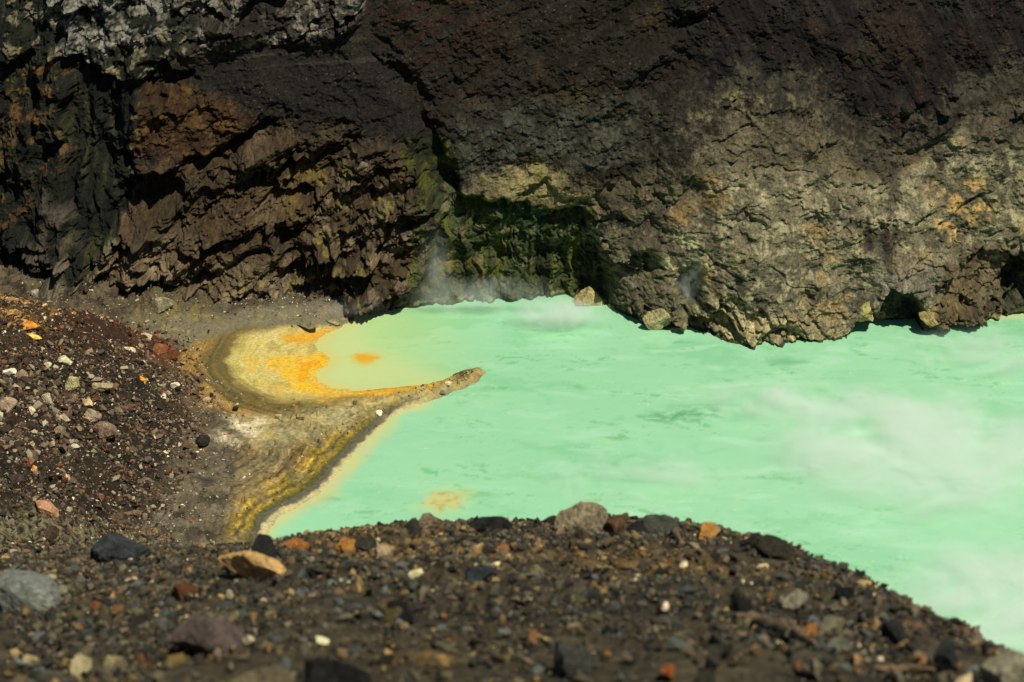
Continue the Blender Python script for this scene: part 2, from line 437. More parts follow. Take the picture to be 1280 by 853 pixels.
    s = mixc(s, lin((118, 110, 96), K), gr * .6)
    enc = P([(-40,640),(40,632),(90,645),(160,650),(205,660),(220,720),(-40,730)], 16, 1.4)
    s = mixc(s, lin((158, 148, 112), K), enc * sstep(-.5, .6, .6 * n1 + 1.1 * n3 + .5 * gn(X / .25, Y / .25, 60)) * .75)
    s = mixc(s, lin((98, 90, 74), K), sstep(.25, .5, n3) * .35 * (1 - red * .5))
    K = .8
    col = mixc(col, s, mm)
    # brown outwash between the scree and the flats
    ow = P([(196,450),(236,470),(262,520),(262,560),(230,600),(208,560),(226,520)], 14, 1.2)
    col = mixc(col, lin((122, 102, 74), K), ow * sstep(-.1, .35, n1) * .75)
    col = col * (1 + .22 * n3[..., None])
    V = np.stack([X, Y, Z], -1)
    o = link('shore_ground', mesh_from('shore_ground', V, grid_quads(*X.shape), col=col), ground_mat('shore_mineral_mud', 3.5, (.7, 1.28), .5, .12), kind='structure')
    return o
build_shore()

# ================================================================ WATER
def build_water():
    xs = np.arange(-60, 105, .22); ys = np.arange(100, 262, .34)
    X, Y = np.meshgrid(xs, ys); X = X.astype(float); Y = Y.astype(float)
    d = sdf(LAKE, X, Y)
    px, py = proj(X, Y, 0 * X)
    K = .80
    w1 = fbm(X / 14, Y / 10, 4, 71); n1 = fbm(X / 5, Y / 4, 5, 73)
    col = np.broadcast_to(lin((166, 230, 182), K), X.shape + (3,)).copy()
    col = mixc(col, lin((172, 234, 184), K), sstep(-.3, .5, w1) * .7)
    col = mixc(col, lin((136, 214, 158), K), sstep(.05, .5, fbm(X / 20 + .5 * w1, Y / 9 + .5 * n1, 5, 72)) * .55)
    col = mixc(col, lin((190, 240, 204), K), sstep(.1, .5, fbm(X / 11 + Y / 20, Y / 3.2 + .6 * w1, 5, 74, .6)) * (.3 + .4 * sstep(500, 900, px)))
    col = mixc(col, lin((186, 238, 200), K), sstep(600, 1280, px) * sstep(350, 640, py) * .45)  # paler to the right: steam's whiteness painted into the water colour
    # churned bands: fine darker creases and pale foam threads
    qx = X / 9 + 1.2 * fbm(X / 12, Y / 12, 3, 75); qy = Y / 5 + 1.2 * fbm(X / 12, Y / 12, 3, 77)
    cr = np.abs(gn(qx, qy, 79)); zone = sstep(-.05, .4, fbm(X / 16, Y / 12, 3, 81))
    cr2 = np.abs(gn(X / 3.0 + n1, Y / 1.6 + n1, 83))
    col = mixc(col, lin((190, 240, 178), K), sstep(.05, .0, cr) * zone * .4 * sstep(-.1, .3, n1))
    sk = fbm(X / 2.6 + .9 * w1 + .25 * Y, Y / 1.1 + 1.3 * n1, 5, 85, .6)
    dk = sstep(.1, .5, sk) * sstep(-.05, .4, fbm(X / 9, Y / 6, 4, 87))
    col = mixc(col, lin((128, 205, 142), K), dk * .8)
    col = mixc(col, lin((186, 238, 188), K), sstep(.1, .5, -sk) * sstep(-.1, .4, fbm(X / 8, Y / 6, 4, 88)) * .45)
    dk2 = sstep(.06, .0, cr2) * sstep(.0, .4, fbm(X / 10, Y / 8, 3, 89))
    col = mixc(col, lin((126, 202, 138), K), dk2 * .22)
    tx = X / 6 + .9 * fbm(X / 4, Y / 4, 4, 98); ty = Y / 3.4 + .9 * fbm(X / 4, Y / 4, 4, 99)
    th = sstep(.022, .0, np.abs(gn(tx, ty, 80))) * sstep(-.1, .3, fbm(X / 7, Y / 5, 3, 90)) * sstep(-.2, .3, gn(X / .9, Y / .7, 92))
    col = mixc(col, lin((206, 240, 186), K), th * .7)
    # two patches of darker green
    P = lambda pts, soft, w=1.: mask(pts, px, py, soft, w * 10 * n1, w * 5 * w1)
    col = mixc(col, lin((112, 186, 132), K), P([(800,515),(830,508),(885,510),(892,520),(850,524),(815,522)], 8, 3) * .95 * sstep(-.5, .2, sk))
    col = mixc(col, lin((118, 190, 134), K), P([(955,450),(985,446),(1000,452),(980,457)], 5, 2) * .7)
    # sulphur suspension by the pool, cream sediment along the bank
    sp = sstep(640, 430, px + 30 * w1) * sstep(520, 470, py) * sstep(380, 396, py)
    col = mixc(col, lin((204, 234, 154), K), sp * .85)
    near = P([(392,430),(440,404),(470,440),(560,470),(560,482),(400,492),(385,470)], 16, .5)
    col = mixc(col, lin((220, 232, 160), K), near * .7)
    poolt = P([(300,440),(360,436),(410,440),(440,470),(440,492),(560,478),(560,486),(420,498),(380,484),(390,460)], 14, .4)
    col = mixc(col, lin((244, 214, 110), K), sstep(2.2, 0, d + .8 * n1) * sstep(470, 430, px) * sstep(398, 425, py) * sstep(520, 495, py) * .75)
    spot = mask([(442,448),(450,443),(465,443),(473,447),(466,452),(450,454)], px, py, 3, 7 * fbm(X / 1.3, Y / 1.3, 4, 94), 3 * fbm(X / 1.3, Y / 1.3, 4, 95))
    col = mixc(col, lin((226, 214, 120), K), mask([(436,448),(450,440),(468,441),(478,447),(468,455),(448,457)], px, py, 6, 12 * fbm(X / 1.6, Y / 1.6, 4, 94), 5 * fbm(X / 1.6, Y / 1.6, 4, 95)) * .9)
    col = mixc(col, lin((246, 186, 50), .8), spot)
    bankw = sstep(2.2, .0, d + 1.1 * n1 + .8 * w1) * sstep(560, 520, px)
    col = mixc(col, lin((222, 226, 150), K), bankw * .8)
    shelf = P([(480,530),(500,520),(470,562),(440,592),(415,622),(372,646),(345,660),(350,642),(396,616),(440,570)], 9, 1.1)
    col = mixc(col, lin((222, 216, 156), K), shelf * (.25 + .5 * sstep(-.2, .35, n1 + .5 * w1)))
    isl = mask([(528,630),(540,620),(556,614),(578,616),(580,624),(566,634),(545,638)], px, py, 5, 16 * fbm(X / 1.8, Y / 1.8, 5, 96), 8 * fbm(X / 1.8, Y / 1.8, 5, 97))
    halo = mask([(510,634),(535,616),(560,608),(590,612),(590,630),(560,644)], px, py, 12, 14 * n1, 6 * w1)
    col = mixc(col, lin((204, 232, 160), K), halo * .5)
    col = mixc(col, lin((220, 216, 142), K), isl * .9)
    col = mixc(col, lin((196, 176, 100), K), isl * sstep(-.1, .4, fbm(X / 1.3, Y / 1.3, 5, 91)) * .8)
    # wall foot scum
    fs = sstep(470, 440, px) * 0 + P([(1180,393),(1280,388),(1280,398),(1190,402)], 4, .4)
    col = mixc(col, lin((216, 222, 158), K), fs * .7)
    scum = P([(470,384),(520,384),(500,392),(450,402),(440,400)], 5, .8)
    col = mixc(col, lin((214, 232, 170), K), scum * .6)
    Z = 0 * X + .012 * fbm(X / 1.5, Y / 1.5, 3, 93)
    link('water', mesh_from('water', np.stack([X, Y, Z], -1), grid_quads(*X.shape), col=col), water_mat(), kind='structure')
build_water()

# ================================================================ CRATER WALL (relief is a depth over x and height, so overhangs are real)
FARX_PX = [(-600,350),(-200,352),(0,356),(100,366),(165,374),(230,374),(300,374),(340,368),(420,370),(440,376),(470,384),(520,385),(600,382),(640,380),(700,375),(730,379),
           (760,384),(800,388),(830,393),(870,402),(900,410),(930,414),(960,411),(1000,408),(1030,404),(1060,402),(1100,399),(1130,399),(1160,402),(1190,396),(1230,393),(1280,393),(1500,388),(1800,380)]
_bx, _by = at_lake([p[0] for p in FARX_PX], [p[1] for p in FARX_PX])
_xs = np.linspace(-110, 110, 881); _yb = np.interp(_xs, _bx, _by)
def _gauss(a, s):
    k = np.arange(-int(4 * s), int(4 * s) + 1); g = np.exp(-.5 * (k / s) ** 2); g /= g.sum()
    return np.convolve(np.pad(a, len(k) // 2, mode='edge'), g, 'valid')
_yb0 = _gauss(_yb, 4); _yb1 = _gauss(_yb, 60)
_zz = np.linspace(-5, 60, 400)
_cot = np.interp(_zz, [-5, 6, 9, 18, 26, 60], [.2, .25, .5, .62, .85, .95])
_prof = np.concatenate([[0], np.cumsum((_cot[1:] + _cot[:-1]) / 2 * np.diff(_zz))]); _prof -= np.interp(0, _zz, _prof)

def wall_base(X, Z):
    k = sstep(4, 24, Z)
    return np.interp(X, _xs, _yb0) * (1 - k) + np.interp(X, _xs, _yb1) * k + np.interp(Z, _zz, _prof)

def build_wall():
    xs = np.arange(-88, 88, .1); zs = np.concatenate([np.arange(-1.5, 40, .072), np.arange(40, 62, .4)])
    X, Z = np.meshgrid(xs, zs); X = X.astype(float); Z = Z.astype(float)
    Y0 = wall_base(X, Z)
    px, py = proj(X, Y0, Z)
    X32, S = X.astype(F32), (Z * 1.3).astype(F32)
    wA = fbm(X32 / 7, S / 7, 5, 101); wB = fbm(X32 / 7, S / 7, 5, 103)
    n1 = fbm(X32 / 2.5, S / 2.5, 5, 105); n2 = fbm(X32 / 9, S / 9, 4, 107); n3 = fbm(X32 / .6, S / .6, 4, 109)
    n1b = fbm(X32 / 2.5, S / 2.5, 5, 106)
    sp = fbm(X32 / .22, S / .22, 3, 171); sp2 = gn(X32 / .3, S / .3, 173)
    wx, wy = 16 * wA + 7 * n1, 12 * wB + 7 * n1b
    mixn = .55 * n1 + .45 * n1b + .45 * n3 + .3 * sp
    def P(pts, soft, w=1.0): return mask(pts, px, py, soft, wx * w, wy * w)
    def T(m):
        """tone mask: soft limits become an interfingering of both tones"""
        return sstep(.2, .8, m + 4 * m * (1 - m) * .75 * mixn)
    A  = P([(-200,-60),(262,-60),(240,60),(210,95),(180,110),(165,200),(150,300),(110,330),(95,345),(-200,345)], 12)
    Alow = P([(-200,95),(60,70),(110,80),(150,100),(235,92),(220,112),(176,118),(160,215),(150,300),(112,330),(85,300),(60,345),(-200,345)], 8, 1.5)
    Atop = P([(50,-60),(250,-60),(215,40),(150,60),(110,80),(75,55)], 14, 1.5)
    B  = P([(225,-60),(470,-60),(450,30),(415,45),(350,55),(290,62),(240,60)], 12, 1.3)
    Cs = P([(235,75),(300,62),(420,42),(470,50),(500,90),(520,150),(470,170),(410,160),(330,145),(270,130),(235,120)], 14)
    Dm = P([(165,150),(175,98),(215,100),(270,125),(320,140),(335,165),(290,200),(200,210),(165,190)], 30, 1.6)
    E  = P([(60,345),(110,330),(150,300),(165,200),(240,200),(330,160),(430,165),(500,180),(535,230),(545,300),(480,420),(300,420),(200,400),(60,380)], 20, 1.2)
    Er = P([(395,235),(440,195),(490,215),(525,250),(528,300),(500,385),(400,390),(330,380),(300,330),(380,300)], 14)
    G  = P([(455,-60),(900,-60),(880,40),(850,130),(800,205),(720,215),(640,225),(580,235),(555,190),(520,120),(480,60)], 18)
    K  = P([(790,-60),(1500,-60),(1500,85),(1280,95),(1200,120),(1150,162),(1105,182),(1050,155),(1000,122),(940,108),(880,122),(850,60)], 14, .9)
    Gul = P([(478,70),(506,85),(528,112),(548,165),(566,205),(572,240),(550,255),(528,240),(520,190),(518,150),(498,105)], 7, 1.2)
    I  = P([(530,398),(540,330),(552,270),(572,240),(600,246),(640,256),(700,258),(728,270),(742,292),(752,322),(757,356),(762,398)], 9, 1.0)
    H  = P([(575,235),(600,212),(680,212),(760,225),(830,215),(850,250),(800,280),(750,275),(720,264),(620,255)], 14)
    J  = P([(730,275),(800,260),(820,225),(850,190),(880,130),(940,108),(1000,120),(1050,158),(1105,185),(1150,165),(1200,125),(1280,96),(1600,80),(1600,460),(760,460),(770,370)], 20)
    Lg = P([(1050,410),(1062,392),(1072,384),(1085,380),(1098,362),(1108,346),(1128,352),(1142,365),(1150,380),(1146,410)], 4, .5)
    Lg2 = P([(845,345),(868,322),(882,334),(872,358),(855,380),(842,375)], 6, .6)
    Lg3 = P([(1248,410),(1252,350),(1262,320),(1290,316),(1290,400)], 5, .6)
    M  = P([(805,440),(830,385),(880,370),(940,372),(1000,385),(1060,395),(1060,440)], 14)
    Mr = P([(1165,410),(1180,330),(1215,310),(1290,300),(1290,410)], 12)
    Mid = P([(752,400),(748,300),(790,285),(840,330),(850,420)], 10)
    low = sstep(9, 3, Z)
    # ---------------- relief (metres towards the camera)
    D = 1.5 * n2
    rock = np.clip(.10 + .95 * E + .25 * A + .5 * A * sstep(280, 320, py) + .5 * Atop + .6 * M + .7 * Mr + .6 * Mid + .8 * Dm + .9 * B + .05 * J + .3 * H - .3 * Alow, .03, 1.05) * (1 - .85 * I)
    patch = .3 + .7 * sstep(-.25, .35, fbm(X32 / 4.5, S / 4.5, 3, 161))
    rg1 = fbm(X32 / 1.3, S / 1.3, 4, 163); rg2 = fbm(X32 / 1.3, S / 1.3, 4, 165)
    ca, sa = math.cos(math.radians(33)), math.sin(math.radians(33))
    u = X32 * ca + S * sa; v = -X32 * sa + S * ca
    f1, e1, c1 = facet(u / 8.5 + .5 * wA + .12 * rg1, v / 5.0 + .5 * wB + .12 * rg2, 111, 1.3)
    f2, e2, c2 = facet(u / 3.2 + .4 * n1 + .2 * rg1, v / 2.0 + .4 * n1b + .2 * rg2, 113, 1.3)
    f3, e3, c3 = facet(X32 / 1.15 + .4 * rg1, S / .95 + .4 * rg2, 115, 1.3)
    f4, e4, c4 = facet(X32 / .45 + .3 * rg2, S / .45 + .3 * rg1, 117, 1.3)
    t = lambda f, e, k: f * sstep(0, k, e)
    D = D + rock * (3.3 * t(f1, e1, .16) + patch * (.85 * t(f2, e2, .2) + .42 * t(f3, e3, .2) + .2 * t(f4, e4, .25)))
    D = D - rock * patch * .12 * sstep(.06, 0, e2) + E * .16 * fbm(X32 / 1.0, S / 1.0, 4, 181)
    D = D + (.2 * n1 + .13 * n3 + .05 * sp) * (1 - .7 * I)
    # great diagonal ribs of the left wall, footed on the beach
    rib = ridged(u / 24 + .35 * wA, v / 6.0 + .35 * wB, 5, 121, .5)
    D = D + E * (1 - .4 * Er) * 6.2 * (rib - .6)
    D = D + (E + .6 * A) * (4.6 * sstep(18, 0, Z) + 1.6 * sstep(3.0, -.6, Z)) * (1 - .8 * sstep(370, 500, px))
    D = D + 2.2 * E * band([(440,245),(335,270),(240,290),(150,315),(70,350)], px, py, 6, 24, wx, wy)
    D = D + 1.5 * E * band([(400,300),(330,330),(250,372)], px, py, 5, 20, wx, wy) + 1.3 * E * band([(330,185),(280,205),(215,212)], px, py, 6, 18, wx, wy)
    D = D - 2.4 * P([(142,228),(212,218),(228,246),(165,302),(136,300)], 12, 1.3) - 1.6 * band([(262,288),(240,325),(214,376)], px, py, 2, 8, wx, wy)
    D = D - 1.6 * band([(448,262),(456,300),(450,345)], px, py, 4, 10, wx, wy) - 1.4 * P([(350,285),(385,275),(392,330),(360,335)], 9)
    D = D - 1.2 * band([(400,190),(360,210),(340,245)], px, py, 2, 9, wx, wy)
    rb2 = ridged(X32 / 5 + .6 * wA, S / 7, 5, 123, .55)
    D = D + (.5 * E + Er) * 1.8 * (rb2 - .55)
    # left pillars: drip-worn flutes hanging under a ledge
    fl = ridged(X32 / 4.5 + .45 * wA + .1 * n1, S / 34, 4, 125, .55)
    D = D + A * 3.4 * (fl - .55) - 2.8 * Alow + Atop * 1.0
    D = D + 3.0 * P([(40,70),(75,60),(84,110),(72,180),(48,185),(44,120)], 8) + 2.8 * P([(28,345),(40,290),(58,250),(92,262),(105,310),(100,345)], 9)
    D = D + 2.2 * P([(130,110),(160,70),(185,75),(180,110),(165,200),(150,190)], 10)
    D = D - 1.6 * P([(-100,200),(30,240),(35,345),(-100,345)], 12)
    D = D + 1.0 * B - .5 * Cs
    lay = gn(S / .55 + X32 * -.16 + .25 * n1, X32 / 30, 127)
    D = D + Cs * .14 * lay * sstep(120, 60, py)
    # chute and gully
    D = D - 1.9 * Gul - .8 * P([(530,150),(560,180),(575,240),(540,262),(512,235)], 12)
    D = D - .7 * band([(470,40),(505,85),(530,112),(545,140),(552,170)], px, py, 3, 6, wx, wy)
    D = D - .8 * band([(560,90),(590,125),(575,135),(560,150)], px, py, 1, 5, wx, wy)
    # upper slabs: low diagonal folds and ash drapes
    D = D + (G + .6 * K) * .9 * fbm((X32 * .8 + S * .6) / 9, (-X32 * .6 + S * .8) / 3.5, 5, 129, .55)
    D = D + (G + K + Cs * .5) * (.16 * ridged(X32 / 1.7 + .6 * n1, S / 1.4 + .6 * n1b, 5, 136, .6) + patch * (.3 * t(f3, e3, .2) + .14 * f4))
    D = D - 1.2 * P([(770,110),(800,88),(850,60),(865,75),(820,112),(785,122)], 8, 1.3) - .8 * P([(640,150),(700,118),(715,128),(670,150)], 8, 1.3)
    D = D - 1.0 * P([(850,15),(885,18),(880,60),(850,62)], 12, 1.3) - .8 * P([(900,30),(960,45),(950,80),(900,70)], 14, 1.3)
    D = D - .9 * K + K * .5 * fbm(X32 / 2.2 + .4 * S / 2.2, S / 9, 4, 131)
    # standing fins on the skyline of the buttress
    D = D + 1.4 * P([(1130,162),(1142,128),(1160,118),(1170,136),(1190,108),(1212,112),(1206,140),(1165,165)], 5) * (.7 + f2)
    # buttress
    D = D + 2.4 * P([(800,300),(830,215),(880,140),(940,118),(1000,130),(1060,185),(1120,235),(1160,340),(1140,480),(880,480),(810,400)], 50, .4)
    D = D + J * (.45 * fbm(X32 / 4.2, S / 4.2, 5, 133) + .12 * ridged(X32 / 1.3 + .5 * n1, S / 1.1, 5, 135, .62) + patch * (.16 * t(f3, e3, .2) + .1 * t(f4, e4, .2)) + .5 * patch * patch * t(f2, e2, .14))
    D = D + J * 1.9 * sstep(10, 0, Z)
    crk = [[(1068,270),(1075,330)],[(1112,240),(1118,345)],[(1180,300),(1200,270),(1212,258),(1240,240)],[(905,262),(930,255),(955,265)],[(1000,265),(1010,258),(1028,262)],
           [(975,262),(985,285)],[(870,300),(905,330),(935,338)],[(1150,320),(1130,350)],[(1120,340),(1140,330),(1180,335)],[(820,190),(815,235),(832,262)],
           [(890,340),(920,356),(935,385)],[(905,180),(930,192),(925,215)],[(980,205),(1010,214)],[(1040,240),(1056,262),(1052,285)],[(1215,330),(1230,300),(1250,290)],[(960,320),(985,345),(1020,350)]]
    for c in crk: D = D - .55 * band(c, px, py, .6, 2.2, wx * .6, wy * .6)
    for pts in ([(912,268),(935,262),(958,275),(955,300),(930,300),(915,290)], [(1004,266),(1020,262),(1024,272),(1008,278)], [(1176,285),(1200,262),(1226,245),(1236,262),(1210,290),(1185,300)]):
        D = D - .6 * P(pts, 3, .5)
    # ledge above the grotto, grottoes
    D = D + .8 * H * sstep(262, 236, py + wy * .8)
    flI = ridged(X32 / 2.6 + .45 * n1, S / 20, 5, 137, .6)
    D = D - 2.5 * I + I * (2.8 * (flI - .55) + .35 * t(f2, e2, .16) + .1 * t(f3, e3, .2))
    D = D + I * .8 * P([(575,262),(640,270),(650,310),(600,320),(572,300)], 10) * (f2 + .3)
    D = D + I * .9 * sstep(5, 0, Z)
    D = D - 4.2 * Lg - 1.8 * Lg2 - 2.2 * Lg3
    # leaning columns at the buttress foot
    cu = X32 * .93 + S * .32
    fc, ec, cc = facet(cu / 1.3 + .25 * n1, S / 3.4 + .3 * wB, 139)
    D = D + M * (.9 * t(fc, ec, .12) + .3 - .35 * sstep(.1, 0, ec))
    D = D + .3 * low * (1 - I) * (1 - Lg) * t(f2, e2, .16)
    fm, em, cm = facet(X32 / 2.6 + .3 * n1, S / 3.4, 141)
    D = D + Mr * (1.2 * t(fm, em, .12) - .4 * sstep(.1, 0, em))
    Y = Y0 - D
    # ---------------- rock colours; cloud shadow is darkened into the upper wall
    L_ = lambda *c: lin(c, 1.0)
    full = lambda c: np.broadcast_to(c, X.shape + (3,)).copy()
    col = full(.5 * L_(60, 53, 44))
    c_var = .5 * n1 + .4 * (c2 - .5) + .3 * (c3 - .5)
    col = mixc(col, .5 * L_(44, 39, 34), sstep(-.1, .4, n2) * .8)
    g = full(.46 * L_(52, 46, 36))  # slab brown, darkened to stand in for cloud shadow
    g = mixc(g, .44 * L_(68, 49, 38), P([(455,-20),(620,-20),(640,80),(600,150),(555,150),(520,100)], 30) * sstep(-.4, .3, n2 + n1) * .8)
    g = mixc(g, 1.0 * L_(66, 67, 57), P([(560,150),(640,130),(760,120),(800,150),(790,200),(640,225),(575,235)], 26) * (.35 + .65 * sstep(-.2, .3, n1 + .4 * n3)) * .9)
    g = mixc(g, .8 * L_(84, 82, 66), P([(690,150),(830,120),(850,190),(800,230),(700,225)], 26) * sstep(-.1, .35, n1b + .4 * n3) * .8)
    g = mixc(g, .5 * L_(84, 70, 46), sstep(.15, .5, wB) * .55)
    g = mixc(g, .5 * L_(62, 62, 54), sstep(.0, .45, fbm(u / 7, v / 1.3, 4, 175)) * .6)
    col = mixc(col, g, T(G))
    k = full(.62 * L_(36, 32, 29))  # dark talus colour that also carries the cloud's shade
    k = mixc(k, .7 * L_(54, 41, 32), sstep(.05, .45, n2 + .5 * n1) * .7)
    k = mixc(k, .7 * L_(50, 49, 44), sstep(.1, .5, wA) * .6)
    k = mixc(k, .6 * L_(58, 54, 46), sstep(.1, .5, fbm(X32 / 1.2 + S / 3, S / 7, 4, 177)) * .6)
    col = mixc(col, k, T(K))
    cs = full(.46 * L_(54, 50, 44))  # tephra grey with the same cloud shade put into it
    cs = mixc(cs, .5 * L_(86, 80, 68), sstep(.1, .4, lay) * sstep(110, 70, py) * .7)
    cs = mixc(cs, .5 * L_(42, 40, 36), sstep(0, .4, n1) * .6)
    col = mixc(col, cs, T(Cs))
    e = full(.66 * L_(80, 70, 49))
    e = mixc(e, .64 * L_(90, 75, 53), sstep(-.1, .3, n2) * .7)
    e = mixc(e, .62 * L_(56, 50, 41), sstep(-.1, .3, c_var) * .7)
    e = mixc(e, .7 * L_(116, 104, 80), sstep(.1, .5, wA) * .55)
    e = mixc(e, L_(122, 110, 84), P([(60,350),(120,318),(230,300),(330,320),(420,385),(300,410),(60,400)], 22) * (.4 + .55 * sstep(-.2, .3, n1)) * .9)
    e = mixc(e, .7 * L_(122, 106, 54), P([(330,215),(400,205),(440,230),(430,262),(370,262)], 22) * sstep(-.2, .25, n1) * .75)
    e = mixc(e, .75 * L_(128, 122, 66), Er * sstep(.16, .4, n1 + .35 * n3) * .6)
    e = mixc(e, .8 * L_(120, 108, 92), Er * sstep(.1, .4, n1b + .35 * n3) * .6)
    e = mixc(e, L_(134, 126, 88), P([(160,392),(180,375),(262,375),(330,385),(440,385),(440,420),(160,420)], 10) * (.3 + .5 * sstep(-.2, .3, n1b)))
    col = mixc(col, e * np.array([1.1, 1.02, 1.0], F32), T(E))
    dm = full(.6 * L_(92, 68, 44))
    dm = mixc(dm, .6 * L_(128, 98, 52), sstep(-.05, .35, n1 + .5 * n3) * .75)
    dm = mixc(dm, .6 * L_(62, 50, 38), sstep(.0, .4, n2) * .6)
    col = mixc(col, dm * .72, T(Dm) * .85)
    a = full(.5 * L_(44, 48, 38))
    stv = gn(X32 / .9 + .5 * n1, S / 14, 145)
    a = mixc(a, .6 * L_(74, 74, 48), sstep(.05, .4, stv) * .7)
    a = mixc(a, .5 * L_(28, 32, 27), sstep(.0, .35, n2) * .7)
    rk = sstep(.1, .45, n1 + .3 * f2 + .3 * n3)
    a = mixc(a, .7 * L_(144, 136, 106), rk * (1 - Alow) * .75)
    a = mixc(a, .6 * L_(150, 106, 62), rk * P([(-20,60),(90,60),(90,200),(-20,330)], 18) * .45)
    a = mixc(a, .62 * L_(156, 152, 138), Atop * sstep(-.3, .3, n1 + .4 * n3) * .9)
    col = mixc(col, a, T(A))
    col = mixc(col, .8 * L_(110, 98, 82), P([(28,345),(40,290),(58,250),(92,262),(105,310),(100,345)], 9) * .5 * sstep(-.3, .2, n1))
    b = full(.4 * L_(92, 86, 75))
    b = mixc(b, .55 * L_(158, 150, 130), sstep(.05, .4, n1 + .5 * n3 + .3 * (c3 - .5)) * .8)
    b = mixc(b, .4 * L_(52, 47, 41), sstep(.0, .3, n2) * .7)
    col = mixc(col, b, T(B))
    gl = full(.8 * L_(40, 44, 26))
    gl = mixc(gl, .8 * L_(84, 86, 28), sstep(.05, .4, n1) * .7)
    col = mixc(col, gl, T(P([(505,170),(560,160),(585,240),(560,265),(512,258)], 16)) * .85)
    h = full(.85 * L_(108, 98, 72))
    h = mixc(h, .85 * L_(146, 134, 90), P([(620,212),(700,212),(720,240),(690,255),(625,250)], 14) * .85)
    h = mixc(h, .8 * L_(132, 124, 60), sstep(.1, .4, n1) * .5)
    h = mixc(h, .7 * L_(70, 62, 50), sstep(.05, .35, n2 + .4 * n3) * .7)
    col = mixc(col, h, T(H))
    # green-stained grotto
    i_ = full(1.35 * L_(56, 66, 38))
    st1 = gn(X32 / 1.1 + .5 * n1, S / 12, 147)
    i_ = mixc(i_, 1.0 * L_(92, 100, 38), sstep(.0, .35, st1 + .4 * n1) * .7)
    i_ = mixc(i_, .9 * L_(34, 42, 28), sstep(.05, .4, gn(X32 / 1.7 + .3 * n1, S / 22, 149)) * .75)
    i_ = mixc(i_, 1.2 * L_(44, 76, 42), sstep(.1, .5, n2) * .5)
    i_ = mixc(i_, 1.2 * L_(104, 98, 34), P([(530,330),(590,320),(600,385),(530,390)], 20) * sstep(-.1, .4, n1) * .55)
    i_ = mixc(i_, 1.2 * L_(112, 108, 84), sstep(.25, .5, n1b + .4 * n3) * .5)
    Ist = P([(505,398),(515,330),(524,262),(560,236),(590,246),(640,252),(735,262),(752,290),(768,320),(775,356),(800,398)], 16)
    i_ = i_ * np.array([1.0, .88, .95], F32)
    col = mixc(col, i_, np.clip(T(Ist) * .7 + I * .5, 0, 1))
    # the tan buttress
    j = full(.76 * L_(126, 117, 92))
    j = mixc(j, .66 * L_(96, 92, 72), sstep(-.15, .3, fbm(X32 / 6, S / 6, 5, 151) + .35 * n1 + .25 * n3) * .85)
    j = mixc(j, .52 * L_(76, 75, 62), sstep(.05, .35, fbm(X32 / 3.8, S / 3.8, 5, 153) + .3 * n3) * .75)
    j = mixc(j, .88 * L_(160, 150, 116), sstep(.05, .45, n1 + .35 * n3) * .6)
    j = mixc(j, .74 * L_(146, 118, 68), sstep(.2, .5, wA + .4 * n1 + .2 * n3) * .5)
    j = mixc(j, .8 * L_(156, 152, 112), sstep(.22, .5, fbm(X32 / 1.6, S / 1.6, 5, 155)) * .6)
    j = mixc(j, .85 * L_(180, 142, 76), P([(1172,260),(1210,225),(1250,235),(1236,268),(1200,300),(1176,298)], 14) * sstep(-.1, .3, n1 + .3 * n3) * .75)
    j = mixc(j, .74 * L_(156, 120, 68), P([(820,250),(850,240),(890,290),(890,330),(850,300)], 18) * sstep(-.0, .35, n1 + .4 * n3) * .6)
    j = mixc(j, .85 * L_(182, 174, 128), P([(830,280),(870,275),(885,320),(850,340),(825,320)], 14) * sstep(-.1, .25, n1 + .4 * n3) * .8)
    j = mixc(j, .6 * L_(64, 54, 46), P([(1075,265),(1082,262),(1086,300),(1076,310)], 3, .5) * .9)
    j = mixc(j, .6 * L_(64, 54, 46), P([(1094,285),(1104,275),(1114,290),(1116,330),(1108,332),(1100,318)], 3, .5) * .9)
    j = mixc(j, .6 * L_(60, 52, 46), P([(1170,188),(1180,188),(1182,212),(1172,212)], 3, .5) * .9)
    j = mixc(j, .6 * L_(82, 70, 56), T(P([(800,270),(835,262),(840,300),(800,320),(770,300)], 18)) * .7)
    j = mixc(j, .6 * L_(88, 80, 62), T(P([(820,190),(880,100),(1000,90),(1110,160),(1110,225),(1000,205),(900,205),(850,265)], 30)) * .75)  # cloud shadow on the buttress top, painted as darker patches
    j = mixc(j, .6 * L_(66, 60, 50), T(P([(1060,185),(1110,190),(1150,172),(1200,130),(1290,100),(1290,170),(1240,190),(1200,160),(1150,200),(1110,225)], 18)) * .8)  # painted cloud shadow continues along the right of the buttress top
    j = mixc(j, .75 * L_(116, 112, 98), P([(1080,330),(1160,320),(1170,360),(1130,350),(1090,360)], 14) * .7)
    JC = P([(730,285),(800,265),(828,230),(850,195),(885,150),(940,122),(1000,134),(1050,170),(1105,195),(1150,180),(1200,150),(1280,130),(1600,110),(1600,480),(760,480),(770,370)], 34)
    tr = P([(770,240),(830,170),(880,112),(940,84),(1010,92),(1060,130),(1110,165),(1160,140),(1210,98),(1300,70),(1300,240),(1100,230),(900,210),(800,290)], 34)
    col = mixc(col, .62 * L_(80, 76, 62), T(tr) * (.35 + .5 * sstep(-.3, .3, n1 + .5 * n3)))
    j = mixc(j, .62 * L_(84, 78, 62), sstep(.95, .55, JC) * sstep(-.3, .3, n1b + .4 * n3) * .6)
    col = mixc(col, j * 1.22, T(JC))
    col = mixc(col, .8 * L_(156, 146, 88), band([(835,168),(880,140),(935,116),(985,122)], px, py, 3, 9, wx, wy) * sstep(.1, .5, n1 + .6 * n3) * .5)
    m_ = full(L_(172, 158, 114))
    m_ = mixc(m_, .9 * L_(118, 110, 84), sstep(-.1, .3, cc - .5 + n1) * .8)
